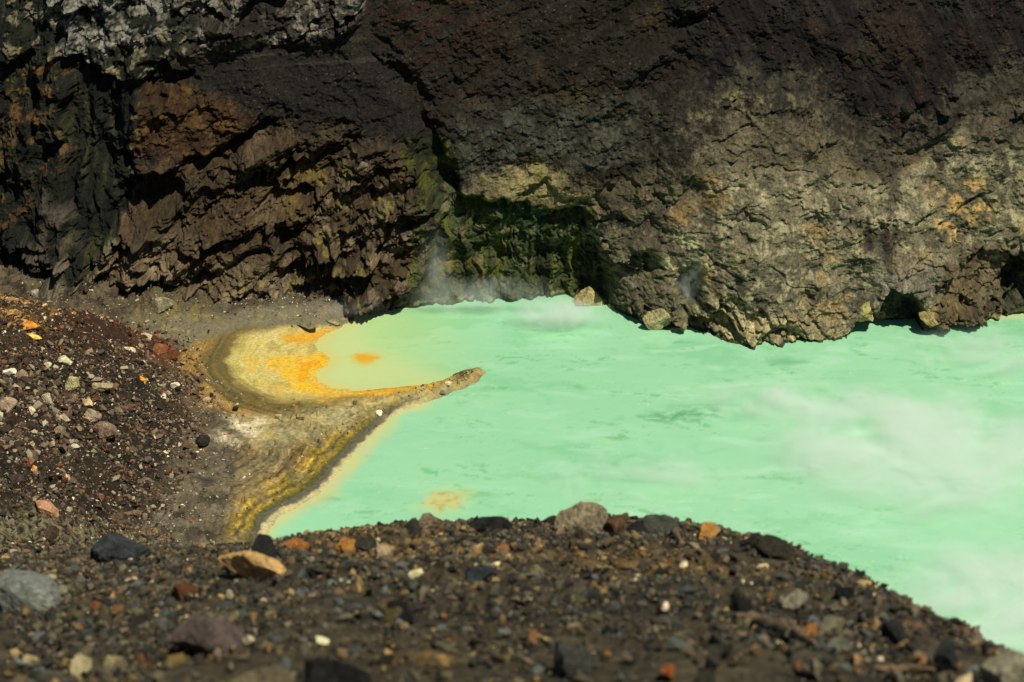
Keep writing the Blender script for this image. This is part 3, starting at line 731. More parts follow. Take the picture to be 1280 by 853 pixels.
    m_ = mixc(m_, .8 * L_(90, 84, 66), sstep(.0, .4, n2 + .4 * n3) * .6)
    col = mixc(col, m_, T(M) * .9)
    mr = full(.85 * L_(104, 90, 64))
    mr = mixc(mr, .7 * L_(72, 62, 48), sstep(-.1, .3, n2 + cm - .5) * .8)
    mr = mixc(mr, L_(150, 138, 90), sstep(1.5, .6, Z) * .6)
    col = mixc(col, mr, T(Mr) * .8)
    md = full(.9 * L_(112, 104, 80))
    md = mixc(md, .7 * L_(66, 68, 50), sstep(-.1, .3, n1 + .3 * n2) * .7)
    col = mixc(col, md, T(Mid) * .8)
    col = mixc(col, L_(50, 58, 44), np.clip(Lg + Lg2 * .6 + Lg3, 0, 1) * .75)
    # waterline: pale mineral crust above a dark wet band
    wl = sstep(420, 470, px)
    col = mixc(col, L_(168, 164, 112), sstep(.75, .5, Z + .35 * n1) * wl * sstep(-.2, .3, n1b) * .6)
    col = mixc(col, .6 * L_(62, 72, 46), sstep(.34, .22, Z + .12 * n1) * wl * .9)
    col = col * np.clip(1 + (.3 * c_var + .5 * n3 + .3 * (c4 - .5) + .55 * sp) * (1 - .6 * I), .22, 2.4)[..., None]
    chips = sstep(.5, .68, sp2) * sstep(-.1, .4, n1 + n2)
    col = mixc(col, lin((128, 120, 98), .7), chips * np.clip(.5 * G + .35 * K + .5 * Cs + .5 * E, 0, 1))
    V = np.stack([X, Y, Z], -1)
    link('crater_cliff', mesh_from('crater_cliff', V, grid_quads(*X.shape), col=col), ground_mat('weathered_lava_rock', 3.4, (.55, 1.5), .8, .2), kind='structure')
    return xs, zs, Y
WX, WZ, WY = build_wall()

def wall_hit(px, py):
    """point on the finished wall seen at a photo pixel"""
    dx, dy, dz = ray(px, py)
    ys = np.linspace(205, 300, 2400); t = ys / dy
    X = dx * t; Z = CAM_Z + dz * t
    ix = np.clip(np.searchsorted(WX, X), 0, len(WX) - 1); iz = np.clip(np.searchsorted(WZ, Z), 0, len(WZ) - 1)
    k = np.nonzero((ys > WY[iz, ix]) & (Z > -1.4))[0]
    k = k[0] if len(k) else -1
    return float(X[k]), float(ys[k]), float(Z[k])

# ================================================================ FOREGROUND RIDGE
H0, RA, RB = .966, .4, .00671
_t0 = math.tan(math.radians(29.2))
def ridge_drop(X):
    X = np.asarray(X, float)
    pts = np.array([(-9, 1.9), (-6, .95), (-4, .38), (-3.1, .22), (-2.2, .20), (-1.6, .17), (-1.2, .06), (-.6, 0), (0, 0), (.6, -.03), (1.1, 0), (1.3, .06), (1.55, .17), (1.85, .36), (2.2, .56), (2.8, .87), (3.6, 1.22), (5, 2.0), (8, 4.5), (14, 9.5)])
    return np.interp(X, pts[:, 0], pts[:, 1])

def ridge_h(X, Y):
    X = np.asarray(X, float); Y = np.asarray(Y, float)
    base = CAM_Z - H0 - RA * Y - RB * Y ** 2 - ridge_drop(X) - .012 * np.maximum(Y - 15, 0) ** 2
    w = fbm(X / .9, Y / .9, 4, 201)
    return base + .06 * w + .035 * fbm(X / .22, Y / .22, 4, 203)

def build_ridge():
    # fine, near sheet; a coarser skirt carries it down to the lake floor
    t = np.linspace(-.36, .36, 620); ys = np.concatenate([np.geomspace(2.2, 22, 620), np.geomspace(22.4, 140, 60)])
    T, Y = np.meshgrid(t, ys)
    X = T * Y * np.where(Y > 22, 1 + (Y - 22) / 80, 1)
    Z = ridge_h(X, Y)
    far = Y > 22
    z22 = ridge_h(X, np.full_like(Y, 22.0))
    Z = np.where(far, z22 - (Y - 22) * 1.05, Z)
    Z = np.maximum(Z, -3)
    fine, ef, cf = facet(X / .09, Y / .09, 205)
    f2, e2, _ = facet(X / .035, Y / .035, 207)
    Z = Z - np.where(far, 0, .004) + np.where(far, 0, .008 * (fine - .5) + .004 * (f2 - .5))
    n1 = fbm(X / .5, Y / .5, 5, 209); n2 = fbm(X / 1.6, Y / 1.6, 3, 211); n3 = fbm(X / .06, Y / .06, 3, 213)
    K = 1.0
    col = np.broadcast_to(lin((72, 65, 49), K), X.shape + (3,)).copy()
    col = mixc(col, lin((48, 45, 38), K), sstep(-.1, .3, n1) * .8)
    col = mixc(col, lin((104, 84, 50), K), sstep(.12, .45, n2 + .4 * n1) * .7)
    col = mixc(col, lin((110, 84, 48), K), sstep(2.0, 2.7, X) * sstep(-.4, .1, n1) * .7)
    col = col * (1 + .5 * n3[..., None] + .5 * (cf - .5)[..., None])
    link('ridge_ground', mesh_from('ridge_ground', np.stack([X, Y, Z], -1), grid_quads(*X.shape), col=col), ground_mat('volcanic_ash_grit', 60, (.55, 1.45), .6, .01), kind='structure')
build_ridge()

# ================================================================ ROCKS
def ico(sub):
    bm = bmesh.new(); bmesh.ops.create_icosphere(bm, subdivisions=sub, radius=1)
    V = np.array([v.co[:] for v in bm.verts]); T = np.array([[v.index for v in f.verts] for f in bm.faces], np.int32)
    bm.free(); return V, T
ICO = {s: ico(s) for s in (1, 2, 4, 5)}

def rock_verts(sub, seed, cuts=14, lo=.5, hi=.86, rough=.05, shape=(1, 1, 1)):
    """a ball cut by random planes, then weathered"""
    r = np.random.default_rng(seed)
    V, T = ICO[sub]; V = V.copy()
    for _ in range(cuts):
        n = r.normal(size=3); n /= np.linalg.norm(n); h = r.uniform(lo, hi)
        d = V @ n - h; V = V - np.where(d > 0, d, 0)[:, None] * n
    if rough:
        s = int(r.integers(0, 400))
        q = fbm(V[:, 0] * 1.7 + V[:, 2] * 1.1, V[:, 1] * 1.7 - V[:, 2] * .9, 5, s)
        q2 = fbm(V[:, 0] * 6 + V[:, 2] * 4, V[:, 1] * 6 - V[:, 2] * 4, 4, s + 9)
        V = V * (1 + rough * 1.6 * q + rough * q2)[:, None]
    return V * np.array(shape), T

PROTO = []
for k in range(14):
    V, T = rock_verts(4, 900 + k, cuts=8 + k % 5, lo=.32 if k % 2 else .42, hi=.8, rough=.035, shape=((1, .85, .7), (1, .7, .55), (1, .9, .85), (1, .65, .75))[k % 4])
    PROTO.append(mesh_from('rock_mesh', V, tris=T, smooth=False))
HERO = {}
def hero_mesh(seed, **kw):
    kw['lo'] = kw['lo'] - .08; kw['cuts'] = kw['cuts'] + 3
    V, T = rock_verts(5, seed, **kw)
    return mesh_from('rock_mesh', V, tris=T, smooth=False)

def put(name, me, x, y, z, size, col, label, cat, group=None, rot=None, sc=(1, 1, 1), sink=.22):
    o = bpy.data.objects.new(name, me); C.objects.link(o)
    if not me.materials: me.materials.append(ROCK)
    s = size / 2.0
    o.scale = (s * sc[0], s * sc[1], s * sc[2])
    o.rotation_euler = rot if rot else (random.uniform(-.5, .5), random.uniform(-.5, .5), random.uniform(0, 6.28))
    o.location = (x, y, z + s * sc[2] * .62 - s * sc[2] * 2 * sink)
    c = np.asarray(col, float) * (1.02, 1.0, .86)
    o.color = (float(c[0]), float(c[1]), float(c[2]), 1)
    return tag(o, label, cat, group)

def metres(px_size, x, y, z):
    return px_size * (y * CP - (z - CAM_Z) * SP) / FPX

KR = 1.75
# ---- hero rocks of the foreground: (px, base py, width px, colour, label, seed, shape, cuts, lo, rot)
FG = [
 (727,660,62,(150,138,116),'large rounded grey boulder standing on the ridge crest','boulder',11,(1,.9,.98),12,.7,(.1,.05,.4)),
 (768,668,40,(112,86,62),'brown pointed rock right of the large rounded boulder','rock',12,(1,.8,1.15),7,.42,(.2,.3,.9)),
 (757,668,30,(158,150,138),'pale grey wedge leaning against the brown pointed rock','rock',13,(.8,.6,1.2),6,.4,(.1,-.5,.3)),
 (824,666,52,(84,84,76),'flat dark grey slab on the ridge crest, right of the big boulder','rock',14,(1,.8,.55),10,.6,(0,.08,.2)),
 (796,668,34,(44,44,42),'black angular stone wedged against the flat grey slab','rock',15,(1,.8,.7),7,.45,None),
 (512,668,34,(66,66,58),'dark pyramid shaped rock at the left of the crest cluster','rock',16,(.9,.8,1.2),5,.38,(0,.15,.7)),
 (540,668,46,(138,120,98),'pink and grey topped rock beside the dark pyramid rock','rock',17,(1,.8,.75),9,.5,(.1,-.1,.5)),
 (562,668,24,(88,86,76),'small grey rock at the right end of the crest cluster','rock',18,(1,.8,.9),8,.5,None),
 (606,662,56,(42,44,42),'long low black rock lying along the ridge crest','rock',19,(1,.55,.4),8,.45,(0,.12,.1)),
 (691,660,24,(52,46,42),'small dark rock left of the large rounded boulder','rock',20,(.9,.8,.9),7,.45,None),
 (882,675,34,(214,158,84),'orange and white rock on the right shoulder of the crest','rock',21,(1,.8,.7),9,.55,None),
 (968,692,46,(62,60,50),'smooth dark olive rock where the crest starts to fall','rock',22,(1,.8,.55),9,.65,(0,.35,.2)),
 (938,684,30,(46,46,44),'black rough rock beside the smooth olive rock','rock',23,(1,.8,.7),7,.45,None),
 (437,686,36,(200,140,72),'orange streaked rock on the crest by the lake','rock',24,(1,.8,.75),9,.5,None),
 (462,684,34,(66,66,62),'flat dark rock touching the orange streaked rock','rock',25,(1,.8,.45),9,.5,None),
 (375,688,36,(176,118,62),'flat orange brown stone at the left end of the waterline crest','rock',26,(1,.7,.45),9,.5,(0,.05,.1)),
 (480,699,36,(196,172,142),'pale beige stone just below the crest','rock',27,(1,.8,.65),9,.55,None),
 (332,697,48,(44,46,46),'black flat stone behind the pale elongated rock','rock',28,(1,.7,.4),8,.5,None),
 (34,758,92,(138,142,138),'big blue grey boulder at the left edge of the foreground','boulder',29,(1,.85,.72),10,.55,(.1,.15,.4)),
 (150,700,70,(60,64,68),'dark bluish hump of rock on the left crest','rock',30,(1,.7,.6),10,.6,(0,-.2,.2)),
 (262,812,120,(108,94,90),'large flat mauve grey rock low in the left foreground','boulder',31,(1,.55,.5),9,.55,(0,.2,-.15)),
 (414,862,88,(38,37,36),'black clinker lump at the bottom of the foreground','rock',32,(1,.8,.8),9,.5,None),
 (330,870,90,(128,118,96),'grey tan rock cut by the bottom edge of the foreground','rock',33,(1,.8,.6),10,.55,None),
 (102,838,34,(214,200,160),'cream white pebble low in the left foreground, left of its twin','pebble',34,(1,.7,.6),9,.5,None),
 (147,836,32,(206,192,150),'cream curved pebble right of the other cream pebble','pebble',35,(.6,.9,1.1),9,.5,None),
 (498,778,44,(30,30,30),'black pyramid stone in the middle of the ash slope','rock',36,(1,.8,.9),5,.42,None),
 (484,772,40,(104,92,64),'tan block touching the black pyramid stone','rock',37,(1,.9,.8),7,.5,None),
 (722,840,84,(78,78,74),'dark grey rough rock low in the middle foreground','rock',38,(1,.75,.65),9,.5,None),
 (834,845,28,(176,104,60),'orange brick coloured stone near the bottom middle','stone',39,(.9,.8,.9),8,.5,None),
 (1034,790,42,(138,132,110),'light grey upright stone beside the brown stick','rock',40,(1,.7,1.05),8,.5,None),
 (1016,797,26,(188,128,76),'orange tan flat stone leaning on the light grey stone','stone',41,(.8,.7,1.1),8,.5,None),
 (1055,745,22,(30,32,34),'jet black glassy stone near the falling crest','stone',42,(1,.8,.9),6,.45,None),
 (990,757,50,(150,144,126),'crumbled pale grey patch of rock above the brown stick','rock',43,(1,.8,.4),12,.55,None),
 (1050,812,46,(126,130,116),'flat grey green slab right of the brown stick','stone',44,(1,.6,.3),9,.5,(0,.1,.1)),
 (1185,835,40,(52,58,60),'dark blue grey rock in the lower right corner slope','rock',45,(.8,.8,1.2),8,.5,None),
 (1255,850,62,(158,152,132),'whitish boulder in the bottom right corner','boulder',46,(1,.8,.75),9,.6,None),
 (926,765,34,(34,34,34),'black clinker stone left of the pale crumbled rock','rock',47,(.9,.8,1),8,.45,None),
 (1120,800,48,(50,52,52),'dark grey lump on the lower right slope','rock',48,(1,.8,.7),9,.5,None),
 (230,745,40,(120,76,48),'flat rust brown stone between the mauve rock and pale elongated rock','stone',49,(1,.7,.4),8,.5,None),
 (600,726,44,(62,70,74),'small slate blue stone in the middle of the ash slope','stone',50,(1,.7,.5),8,.5,None),
 (892,668,18,(182,170,146),'small pale stone beside the orange and white rock','stone',51,(1,.8,.8),8,.5,None),
 (868,686,22,(200,184,150),'pale chip of stone under the orange and white rock','stone',52,(1,.7,.5),8,.5,None),
]
USED = []
for (px, py, w, c, lab, cat, seed, shp, cuts, lo, rot) in FG:
    x, y, z = cast(px, py, ridge_h, 2.6, 21)
    s = metres(w, x, y, z) * 1.17
    me = hero_mesh(seed, cuts=cuts, lo=lo, rough=.07, shape=shp)
    put(cat, me, x, y, z, s, lin(c, KR), lab, cat, None, rot, sink=.2)
    USED.append((px, py, w))

# the long pale rock of the left foreground
x, y, z = cast(318, 722, ridge_h, 2.6, 21)
put('rock', hero_mesh(60, cuts=12, lo=.5, rough=.07, shape=(1, .36, .4)), x, y, z, metres(118, x, y, z), lin((216, 176, 122), KR),
    'long pale tan rock lying tilted on the left of the ridge', 'rock', None, (0, .33, -.1), sink=.14)

# ---- dead sticks
WOOD = wood_mat()
def stick(pts_px, rads_px, label, name='stick'):
    P3 = []
    for (px, py) in pts_px:
        x, y, z = cast(px, py, ridge_h, 2.6, 21); P3.append(Vector((x, y, z)))
    sc = metres(1, *P3[0]); o0 = P3[0].copy()
    n = 28; ring = 9
    R = np.random.default_rng(len(pts_px) * 13 + int(pts_px[0][0]))
    tp = np.linspace(0, len(P3) - 1, n)
    pts = [P3[int(min(t, len(P3) - 1.001))].lerp(P3[int(min(t, len(P3) - 1.001)) + 1], t - int(min(t, len(P3) - 1.001))) for t in tp]
    rr = np.interp(tp, range(len(P3)), rads_px) * sc
    V = []
    for i in range(n):
        d = (pts[min(i + 1, n - 1)] - pts[max(i - 1, 0)]).normalized()
        a = d.cross(Vector((0, 0, 1))).normalized(); b = a.cross(d)
        jit = Vector(R.normal(size=3)) * float(rr[i]) * .12
        for k in range(ring):
            q = 2 * math.pi * k / ring
            r = float(rr[i]) * (1 + .25 * math.sin(3 * q + i * .2) + .12 * R.normal())
            V.append(pts[i] + jit + Vector((0, 0, float(rr[i]) * .7)) + a * (math.cos(q) * r) + b * (math.sin(q) * r) - o0)
    V.append(pts[0] - o0 + Vector((0, 0, float(rr[0]) * .7))); V.append(pts[-1] - o0 + Vector((0, 0, float(rr[-1]) * .7)))
    T = []
    for i in range(n - 1):
        for k in range(ring):
            a, b = i * ring + k, i * ring + (k + 1) % ring
            T += [[a, b, b + ring], [a, b + ring, a + ring]]
    for k in range(ring):
        T += [[n * ring, (k + 1) % ring, k], [n * ring + 1, (n - 1) * ring + k, (n - 1) * ring + (k + 1) % ring]]
    me = mesh_from('stick_mesh', np.array([v[:] for v in V]), tris=np.array(T, np.int32), smooth=True)
    o = link(name, me, WOOD); o.location = o0
    return tag(o, label, 'stick')
stick([(918,772),(945,780),(975,790),(1005,803),(1020,808)], [4, 7, 8, 6, 3], 'thick splintered brown stick lying on the right of the ridge')
stick([(960,782),(985,786),(1002,796)], [3, 7, 4], 'short pale broken piece of wood alongside the thick brown stick', 'wood_piece')
stick([(1092,836),(1110,840),(1135,838),(1168,840)], [3, 4, 4, 3], 'thin bent twig lying near the bottom right corner')
stick([(843,668),(852,683)], [4, 3], 'stubby tan stick poking out beside the flat grey slab')

# ---- countable stones of the ridge
fgcols = [((56, 54, 47), 40, 'charcoal', 'charcoal coloured stone bedded in the grit of the near ridge'),
          ((92, 83, 64), 26, 'brown grey', 'brown grey stone bedded in the grit of the near ridge'),
          ((126, 104, 68), 7, 'ochre', 'ochre coloured stone bedded in the grit of the near ridge'),
          ((186, 172, 138), 6, 'pale', 'pale cream stone bedded in the grit of the near ridge'),
          ((80, 84, 82), 15, 'slate', 'slate blue stone bedded in the grit of the near ridge'),
          ((104, 74, 52), 2, 'rust', 'rust red stone bedded in the grit of the near ridge')]
wts = np.array([c[1] for c in fgcols], float); wts /= wts.sum()
n_fg = 0; tries = 0
crest_x = [-40, 0, 130, 350, 440, 500, 640, 760, 950, 1000, 1050, 1100, 1200, 1290]; crest_y = [706, 706, 696, 694, 680, 672, 668, 670, 690, 708, 738, 766, 812, 850]
while n_fg < 140 and tries < 4000:
    tries += 1
    px = random.uniform(-15, 1290); lo = np.interp(px, crest_x, crest_y)
    if lo > 850: continue
    py = random.uniform(lo, 862)
    w = min(40, 8 / (random.random() ** .6)) * (.75 + .5 * (py - 650) / 200)
    if any(abs(px - u[0]) < .5 * (w + u[2]) and abs(py - u[1]) < .35 * (w + u[2]) for u in USED): continue
    x, y, z = cast(px, py, ridge_h, 2.6, 21, 500)
    k = int(rng.choice(len(fgcols), p=wts))
    c = lin(np.array(fgcols[k][0]) * random.uniform(.8, 1.18), KR)
    put('stone', random.choice(PROTO), x, y, z, metres(w, x, y, z), c, fgcols[k][3], 'stone', fgcols[k][2] + ' stones of the near ridge',
        None, (1, random.uniform(.8, 1.1), random.uniform(.6, 1)), .3)
    USED.append((px, py, w * .8)); n_fg += 1

# ================================================================ GRAVEL (uncountable): baked pebbles
def gravel(name, X, Y, Z, S, COL, mat, sub=1, flat=.75):
    n = len(X); variants = []
    for k in range(16):
        r = np.random.default_rng(400 + k)
        V = ICO[1][0] * (1 + r.uniform(-.38, .22, (12, 1))) + r.normal(0, .12, (12, 3))
        for _ in range(3):
            q = r.normal(size=3); q /= np.linalg.norm(q); dd = V @ q - r.uniform(.25, .55)
            V = V - np.where(dd > 0, dd, 0)[:, None] * q
        V = V * (1.12, r.uniform(.6, .95), r.uniform(.4, .9) * flat / .75)
        variants.append(V)
    variants = np.array(variants); T = ICO[1][1]; nv = variants.shape[1]
    vid = rng.integers(0, 16, n)
    a = rng.uniform(0, 2 * np.pi, n); b = rng.normal(0, .5, n); c = rng.normal(0, .45, n)
    P = variants[vid] * S[:, None, None] * .5 * rng.uniform(.75, 1.25, (n, 1, 3))
    y = P[..., 1] * np.cos(b)[:, None] - P[..., 2] * np.sin(b)[:, None]; z = P[..., 1] * np.sin(b)[:, None] + P[..., 2] * np.cos(b)[:, None]; x = P[..., 0]
    x, z = x * np.cos(c)[:, None] + z * np.sin(c)[:, None], -x * np.sin(c)[:, None] + z * np.cos(c)[:, None]
    x, y = x * np.cos(a)[:, None] - y * np.sin(a)[:, None], x * np.sin(a)[:, None] + y * np.cos(a)[:, None]
    V = np.stack([x + X[:, None], y + Y[:, None], z + Z[:, None]], -1).reshape(-1, 3)
    F = (T[None] + (np.arange(n) * nv)[:, None, None]).reshape(-1, 3)
    col = np.repeat(COL, nv, 0)
    return link(name, mesh_from(name, V, tris=F, col=col, smooth=False), mat, kind='stuff')

GRIT = ground_mat('gravel_grains', 25, (.7, 1.3), .3, .01)
def palette(cols, w, n, k=1.25):
    w = np.array(w, float); w /= w.sum()
    c = np.array([lin(x, k) for x in cols])[rng.choice(len(cols), n, p=w)]
    return c * rng.uniform(.6, 1.45, (n, 1)) * rng.uniform(.92, 1.08, (n, 3))

# near ridge
n = 330000
t = rng.uniform(-.30, .30, n); Y = np.sqrt(rng.uniform(3.4 ** 2, 17.5 ** 2, n)); X = t * Y
S = np.clip(.0072 / rng.uniform(.010, 1, n) ** .55, .0072, .07) * (.65 + .35 * Y / 12)
pat = fbm(X / .7, Y / .9, 4, 215); kp = rng.uniform(0, 1, n) < np.clip(.6 + 1.3 * pat + 18 * (S - .014), .12, 1)
X, Y, S, t = X[kp], Y[kp], S[kp], t[kp]; n = len(X)
Z = ridge_h(X, Y) + S * .12
wn = fbm(X / 1.6, Y / 1.6, 3, 211) + .4 * fbm(X / .5, Y / .5, 5, 209)
colA = palette([(44, 43, 38), (66, 60, 48), (86, 76, 58), (118, 98, 62), (176, 164, 130), (74, 76, 71), (104, 72, 46), (98, 90, 68)], [34, 26, 22, 3.2, 1.4, 18, .9, 14], n)
colB = palette([(120, 98, 60), (146, 122, 78), (88, 76, 53), (58, 52, 42), (180, 166, 126), (124, 84, 48)], [16, 8, 34, 32, 2.4, 2], n)
pick = rng.uniform(0, 1, n) < np.clip(.12 + .8 * sstep(.05, .5, wn) + .45 * sstep(1.9, 2.6, X), 0, .85)
gravel('gravel', X, Y, Z, S, np.where(pick[:, None], colB, colA), GRIT)

# ================================================================ SCREE, SHORE AND WALL-FOOT STONES
GRIT2 = ground_mat('scree_grains', 6, (.75, 1.25), .3, .03)
n = 115000
X = rng.uniform(-84, -34, n); Y = rng.uniform(152, 226, n)
dmv = sdf(MOUND, X, Y)
px, py = proj(X, Y, np.maximum(dmv, 0) * .6)
clus = fbm(X / 5, Y / 5, 4, 301)
dens = sstep(-4.5, 2, dmv) * np.clip(.5 + 1.7 * clus, .14, 1)
keep = rng.uniform(0, 1, n) < dens
X, Y, clus, dmv, px, py = X[keep], Y[keep], clus[keep], dmv[keep], px[keep], py[keep]; n = len(X)
S = np.clip(.17 / rng.uniform(.015, 1, n) ** .58, .17, 1.25) * (.8 + .5 * np.exp(-((px - 30) / 80) ** 2 - ((py - 530) / 80) ** 2))
Z = shore_h(X, Y) + S * .08
c1 = palette([(58, 50, 41), (112, 98, 80), (152, 138, 114), (194, 182, 154), (114, 86, 66), (136, 114, 74), (86, 74, 60), (96, 72, 56)], [28, 24, 12, 3, 12, 2.5, 24, 18], n, .95)
c2 = palette([(90, 60, 42), (130, 84, 54), (190, 160, 120), (66, 50, 40), (150, 116, 66)], [30, 20, 10, 34, 5], n, .9)
redz = (rng.uniform(0, 1, n) < np.interp(py, [350, 430, 470], [.8, .7, .1]))
ply = palette([(158, 122, 62), (130, 106, 62), (180, 156, 96)], [3, 3, 1], n)
yz = (px < 70) & (py > 365) & (py < 430) & (rng.uniform(0, 1, n) < .3)
colS = np.where(redz[:, None], c2, c1); colS = np.where(yz[:, None], ply, colS)
gravel('scree_gravel', X, Y, Z, S, colS, GRIT2)
# thin litter on the mud flats, the spit and the far beach
n = 24000
X = rng.uniform(-64, 0, n); Y = rng.uniform(168, 238, n); d = -sdf(LAKE, X, Y); dmv = sdf(MOUND, X, Y)
px, py = proj(X, Y, 0 * X)
w = np.clip(sstep(.5, 2.5, d) * (.10 + .9 * sstep(-9, -1, dmv) + 1.1 * sstep(424, 404, py) * sstep(222, 228, Y + 0 * X) + 2.4 * mask([(520,486),(560,474),(600,458),(608,468),(560,492),(530,500)], px, py, 8) + .5 * mask([(380,560),(470,518),(510,508),(470,540)], px, py, 10)), 0, 1)
w = w * (1 - mask(POOLC, px, py, 10))
keep = rng.uniform(0, 1, n) < w
X, Y = X[keep], Y[keep]; n = len(X)
S = np.clip(.12 / rng.uniform(.03, 1, n) ** .5, .12, .5)
gravel('shore_gravel', X, Y, shore_h(X, Y) + S * .1, S, palette([(96, 88, 74), (150, 140, 112), (200, 186, 150), (66, 60, 54), (150, 110, 70)], [30, 26, 12, 22, 8], n), GRIT2)

# ---- noted stones of the scree and the shore
SC = [
 (56,640,34,(158,118,94),'largest pinkish orange boulder low on the scree','boulder',101,(1,.8,.95),8,.5),
 (62,668,22,(70,54,46),'dark brown block below the pinkish orange boulder','rock',102,(1,.8,.9),7,.5),
 (89,485,25,(164,154,118),'pale olive rounded boulder in the upper middle of the scree','boulder',103,(1,.8,.8),8,.55),
 (125,488,34,(140,128,106),'long grey slab lying on the middle of the scree','boulder',104,(1,.5,.5),9,.5),
 (113,442,12,(156,132,108),'small tan stone alone on the dark upper scree','stone',105,(1,.8,.8),7,.5),
 (162,440,16,(200,192,172),'white rock on the reddish upper scree','rock',106,(1,.6,.6),7,.5),
 (83,453,18,(196,190,160),'whitish crumbled rock on the upper scree','rock',107,(1,.8,.6),9,.5),
 (60,458,11,(206,198,170),'small white stone left of the whitish crumbled rock','stone',108,(1,.8,.8),7,.5),
 (112,522,26,(148,130,112),'grey brown flat topped boulder in the middle of the scree','boulder',109,(1,.8,.6),8,.5),
 (108,505,18,(206,180,140),'cream rock above the flat topped boulder','rock',110,(1,.8,.8),8,.5),
 (130,543,34,(116,98,84),'dark mauve boulder right of the scree middle','boulder',111,(1,.7,.6),9,.5),
 (252,554,21,(40,36,32),'round black boulder on the brown flat east of the scree','boulder',112,(1,.9,.9),10,.6),
 (219,484,11,(214,206,184),'small white stone at the foot of the scree','stone',113,(1,.7,.8),7,.5),
 (178,476,10,(226,160,50),'small yellow orange stone at the edge of the scree','stone',114,(1,.9,.9),8,.6),
 (188,477,11,(44,40,36),'small black stone touching the yellow orange stone','stone',115,(1,.9,.9),8,.55),
 (28,472,20,(138,118,96),'tan angular block at the left of the upper scree','rock',116,(1,.8,.9),6,.45),
 (10,468,22,(204,198,184),'white topped slab at the left edge of the scree','rock',117,(1,.6,.5),8,.5),
 (37,582,16,(138,88,70),'brick red angular stone near the left edge','stone',118,(.8,.7,1.1),6,.45),
 (44,590,14,(212,158,92),'apricot coloured stone beside the brick red stone','stone',119,(.6,.7,1.1),7,.5),
 (20,600,18,(62,50,46),'dark brown stone under the brick red stone','stone',120,(1,.8,.9),7,.5),
 (168,645,22,(104,84,70),'dark stone with a pink lit top near the foot of the scree','rock',121,(1,.6,.6),6,.45),
 (184,603,14,(112,102,86),'grey angular stone low at the right of the scree','stone',122,(1,.8,1),6,.45),
 (38,410,26,(190,126,48),'rust orange flat rock on the yellow stained upper scree','rock',123,(1,.7,.4),8,.5),
 (42,424,22,(200,170,84),'yellow tan flat rock under the rust orange rock','rock',124,(1,.5,.35),8,.5),
 (14,395,20,(160,128,76),'ochre slab high at the left of the scree','rock',125,(1,.7,.5),8,.5),
 (46,372,16,(150,142,128),'grey outcrop on the top of the scree','rock',126,(.8,.8,1.1),6,.45),
 (213,448,22,(104,64,42),'red brown block at the nose of the scree','boulder',127,(1,.8,1.1),7,.5),
 (200,440,20,(120,76,50),'rust coloured block beside the nose of the scree','boulder',128,(1,.8,.9),7,.5),
 (10,510,24,(140,118,104),'grey pink boulder at the left edge of the scree','boulder',129,(1,.8,.8),7,.5),
 (58,500,20,(176,160,138),'light tan block in the stone heap on the left scree','rock',130,(1,.8,.8),7,.5),
 (20,488,14,(172,160,140),'greyish white block in the stone heap on the left scree','rock',131,(1,.8,.8),7,.5),
 (74,545,22,(134,118,98),'dull olive boulder in the lower stone heap','rock',132,(1,.8,.8),8,.5),
 (374,523,12,(132,118,82),'lone oval brown boulder on the pale flat','boulder',133,(1,.8,.6),9,.6),
 (528,489,9,(178,172,146),'pale grey stone at the root of the spit','stone',134,(1,.8,.9),8,.5),
 (553,493,9,(116,112,96),'grey stone at the water edge of the spit','stone',135,(1,.8,.9),8,.5),
 (561,482,11,(196,190,168),'biggest pale boulder on the spit','boulder',136,(1,.8,.8),8,.5),
 (475,519,10,(204,198,176),'white boulder on the dark debris of the bank','boulder',137,(1,.8,1),8,.5),
 (348,523,12,(170,158,130),'heap of pale stone by the white crust','rock',138,(1,.8,.7),9,.5),
 (296,512,9,(40,34,28),'small black hollowed rock beside the white crust','rock',139,(1,.6,.5),7,.5),
 (452,212,16,(116,106,98),'grey boulder perched on the ribs of the left wall','boulder',0,(1,.9,.9),8,.55),
 (738,381,40,(176,160,112),'tan pointed boulder standing in the lake below the grotto','boulder',141,(1,.7,1.0),7,.45),
 (764,390,13,(164,150,100),'small tan rock in the water right of the pointed boulder','rock',142,(.8,.7,1.1),7,.5),
 (820,402,34,(176,166,126),'pale cracked boulder at the waterline under the steam vent','boulder',143,(1,.8,.8),9,.5),
 (848,412,26,(160,150,110),'stepped tan boulder right of the pale cracked boulder','boulder',144,(1,.8,.8),8,.5),
 (1082,392,26,(176,164,110),'sunlit yellow tan rock inside the small cave','rock',145,(1,.7,1.0),7,.5),
 (1100,393,14,(168,156,104),'lesser tan rock at the mouth of the small cave','rock',146,(.9,.7,1.0),7,.5),
 (1165,402,36,(150,138,92),'low ochre rubble mound right of the small cave','rock',147,(1,.7,.5),10,.55),
 (382,409,30,(112,106,84),'flat grey rock ledge on the far beach','rock',150,(1,.6,.35),9,.5),
 (418,404,18,(132,124,98),'pale grey rock on the far beach beside the lake','rock',151,(1,.7,.5),9,.5),
 (200,387,32,(124,118,96),'pale crusted rock behind the scree nose','rock',152,(1,.7,.6),9,.5),
]
USED2 = []
for (px, py, w, c, lab, cat, seed, shp, cuts, lo) in SC:
    wallish = (px > 640 and py < 420) or seed == 0
    if wallish:
        x, y, z = wall_hit(px, py - 1)
        if seed: y += .25; z = max(-.5, z - .5)
    else:
        x, y, z = cast(px, py, shore_h, 150, 238, 1400)
    s = metres(w, x, y, z) * 1.15
    put(cat, hero_mesh(700 + seed, cuts=cuts, lo=lo - (.06 if wallish else 0), rough=.09 if wallish else .06, shape=shp), x, y, z, s, lin(c, KR * (.5 if wallish else .8)), lab, cat, None, (random.uniform(-.15, .15), random.uniform(-.15, .15), random.uniform(-.6, .6)))
    USED2.append((px, py, w))
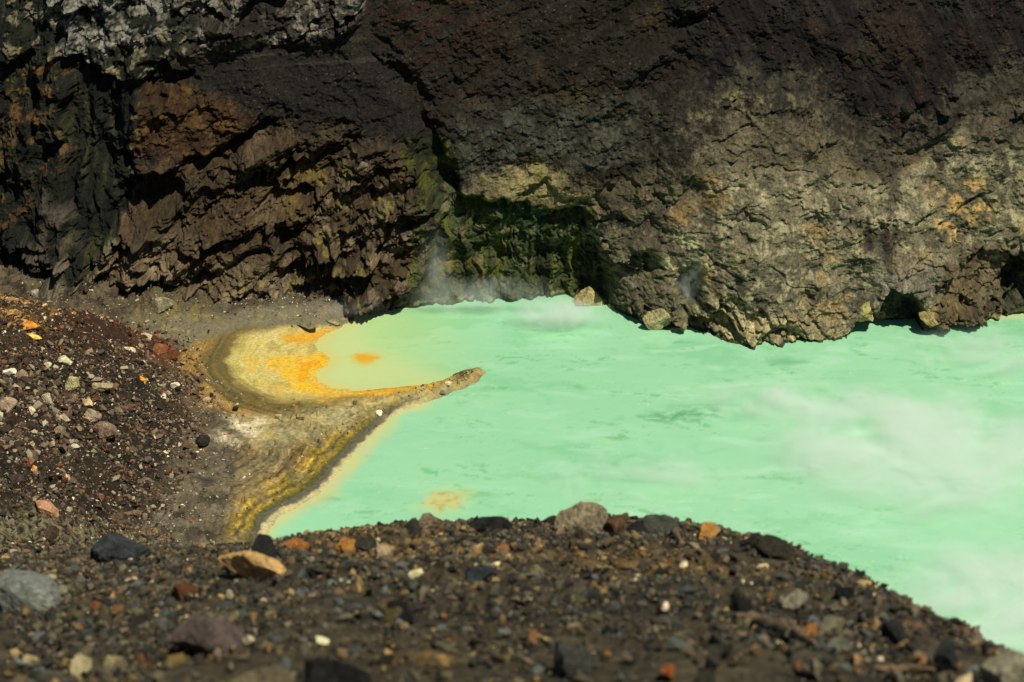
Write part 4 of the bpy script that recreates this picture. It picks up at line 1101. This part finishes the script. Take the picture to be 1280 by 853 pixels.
for k in range(16):
    px = random.uniform(560, 602); py = 472 - (px - 560) * .13 + random.uniform(-6, 9); w = random.uniform(3.2, 6.5)
    x, y, z = cast(px, py, shore_h, 150, 238, 1400)
    if z < .05: continue
    put('stone', PROTO[k % 14], x, y, z, metres(w, x, y, z), lin((random.uniform(96, 170),) * 2 + (random.uniform(80, 120),), KR * .7),
        'small broken stone heaped on the tip of the spit', 'stone', 'stones on the tip of the spit', None, (1, .8, .8), .25)
# leaning pale columns of the buttress foot are cut into the wall itself
sccols = [((150, 138, 118), 28, 'pale grey', 'pale grey stone lying loose on the dark scree left of the lake'),
          ((104, 92, 78), 32, 'dull brown', 'dull brown stone lying loose on the dark scree left of the lake'),
          ((140, 100, 78), 14, 'reddish', 'reddish stone lying loose on the dark scree left of the lake'),
          ((190, 176, 148), 12, 'cream', 'cream stone lying loose on the dark scree left of the lake'),
          ((60, 50, 42), 12, 'dark', 'blackish brown stone lying loose on the dark scree left of the lake')]
wts = np.array([c[1] for c in sccols], float); wts /= wts.sum()
n_sc = 0; tries = 0
poly = np.array([(-10,440),(60,420),(150,425),(220,470),(240,520),(225,590),(200,640),(120,655),(-10,650)], float)
while n_sc < 150 and tries < 6000:
    tries += 1
    px = random.uniform(-8, 245); py = random.uniform(395, 690)
    if sdf(poly, np.array([px]), np.array([py]))[0] < 0 and random.random() > .12: continue
    heap = math.exp(-((px - 30) / 75) ** 2 - ((py - 520) / 75) ** 2)
    if random.random() > .3 + heap: continue
    w = min(24, 5.5 / (random.random() ** .5)) * (.8 + .5 * heap)
    if any(abs(px - u[0]) < .42 * (w + u[2]) and abs(py - u[1]) < .3 * (w + u[2]) for u in USED2): continue
    x, y, z = cast(px, py, shore_h, 150, 238, 500)
    k = int(rng.choice(len(sccols), p=wts)); c = lin(np.array(sccols[k][0]) * random.uniform(.85, 1.15), KR * .75)
    put('stone', random.choice(PROTO), x, y, z, metres(w, x, y, z), c, sccols[k][3], 'stone', sccols[k][2] + ' stones on the scree',
        None, (1, random.uniform(.75, 1.1), random.uniform(.65, 1.1)), .25)
    USED2.append((px, py, w * .85)); n_sc += 1

# ================================================================ STEAM
def blob(seed=0):
    V, T = ICO[2]; return mesh_from('steam_mesh', V, tris=T, smooth=True)
def steam(px, py, z, radii, dens, scale, label, thr=.5, stretch=(1, 1, 1), rot=(0, 0, 0), wall=False, name='steam_cloud'):
    if wall: x, y, zz = wall_hit(px, py); y -= radii[1] * .8
    else: x, y = at_lake(px, py, z); zz = z
    m = steam_mat('steam_vapour', dens, scale, thr, stretch)
    o = link(name, blob(), m); o.location = (float(x), float(y), float(zz)); o.scale = radii; o.rotation_euler = rot
    return tag(o, label, 'steam', None)
steam(1150, 560, 1.6, (22, 20, 1.7), 1.4, .10, 'broad white steam cloud drifting over the right middle of the lake', .47, (1, 1.3, 1))
steam(985, 500, 1.0, (14, 7, 1.0), 1.0, .13, 'thin steam streak trailing left of the broad steam cloud', .5)
steam(1260, 760, 1.2, (15, 18, 1.5), 1.3, .11, 'steam cloud over the lake in the lower right corner', .5)
steam(1225, 440, 1.0, (12, 9, 1.0), .8, .13, 'faint steam veil on the water under the right wall', .5)
steam(800, 600, .8, (15, 9, .9), .6, .14, 'faint steam wisp above the middle of the lake', .52)
steam(700, 396, 1.3, (8, 3.5, 3.0), .9, .26, 'low puff of steam on the water before the green grotto', .45, name='steam_plume')
steam(862, 352, 0, (2.0, 1.6, 5.0), .9, .8, 'small white steam jet rising from a cleft in the tan buttress', .52, (1, 1, .55), (.0, .55, 0), True, 'steam_plume')
steam(542, 340, 0, (3.4, 2.0, 8.0), .2, .3, 'tall faint vapour column in front of the green grotto wall', .42, (1, 1, .3), (0, .1, 0), True, 'steam_plume')
steam(600, 372, 2.0, (13, 2.0, 3.6), .5, .28, 'low wisps of steam along the foot of the green grotto wall', .48, (1, 1, .7), name='steam_plume')
steam(425, 384, 2.2, (7.5, 2.2, 1.6), .2, .4, 'thin haze of steam at the beach below the left wall', .52, name='steam_plume')

# ================================================================ LIGHT, SKY, CAMERA
sv = Vector((.34, -.27, .90)).normalized()
elev = math.asin(sv.z); azim = math.atan2(sv.x, sv.y)
sun = bpy.data.lights.new('sun', 'SUN'); sun.energy = 4.2; sun.angle = math.radians(.5); sun.color = (1, .95, .80)
so = bpy.data.objects.new('sun', sun); C.objects.link(so); so.rotation_euler = sv.to_track_quat('Z', 'Y').to_euler(); so.location = (60, -40, 220)
W = bpy.data.worlds.new('World'); bpy.context.scene.world = W; W.use_nodes = True
nt = W.node_tree; bg = nt.nodes['Background']
sky = nt.nodes.new('ShaderNodeTexSky'); sky.sky_type = 'NISHITA'; sky.sun_disc = False
sky.sun_elevation = elev; sky.sun_rotation = azim; sky.altitude = 2300
nt.links.new(sky.outputs[0], bg.inputs[0]); bg.inputs[1].default_value = .05

cam = bpy.data.cameras.new('camera'); cam.lens = LENS; cam.sensor_width = 36; cam.clip_end = 3000; cam.clip_start = .1
cam.dof.use_dof = True; cam.dof.focus_distance = 190; cam.dof.aperture_fstop = 5.2
co = bpy.data.objects.new('camera', cam); C.objects.link(co); co.location = (0, 0, CAM_Z); co.rotation_euler = (math.pi / 2 - PITCH, 0, 0)
S_ = bpy.context.scene; S_.camera = co
S_.view_settings.view_transform = 'Standard'; S_.view_settings.look = 'None'; S_.view_settings.exposure = 0; S_.view_settings.gamma = 1
S_.render.engine = 'CYCLES'
cy = S_.cycles; cy.use_denoising = True; cy.max_bounces = 8; cy.diffuse_bounces = 3; cy.glossy_bounces = 2; cy.transmission_bounces = 2; cy.volume_bounces = 6
cy.volume_step_rate = 1.0; cy.volume_max_steps = 64
cy.use_adaptive_sampling = True; cy.adaptive_threshold = .02
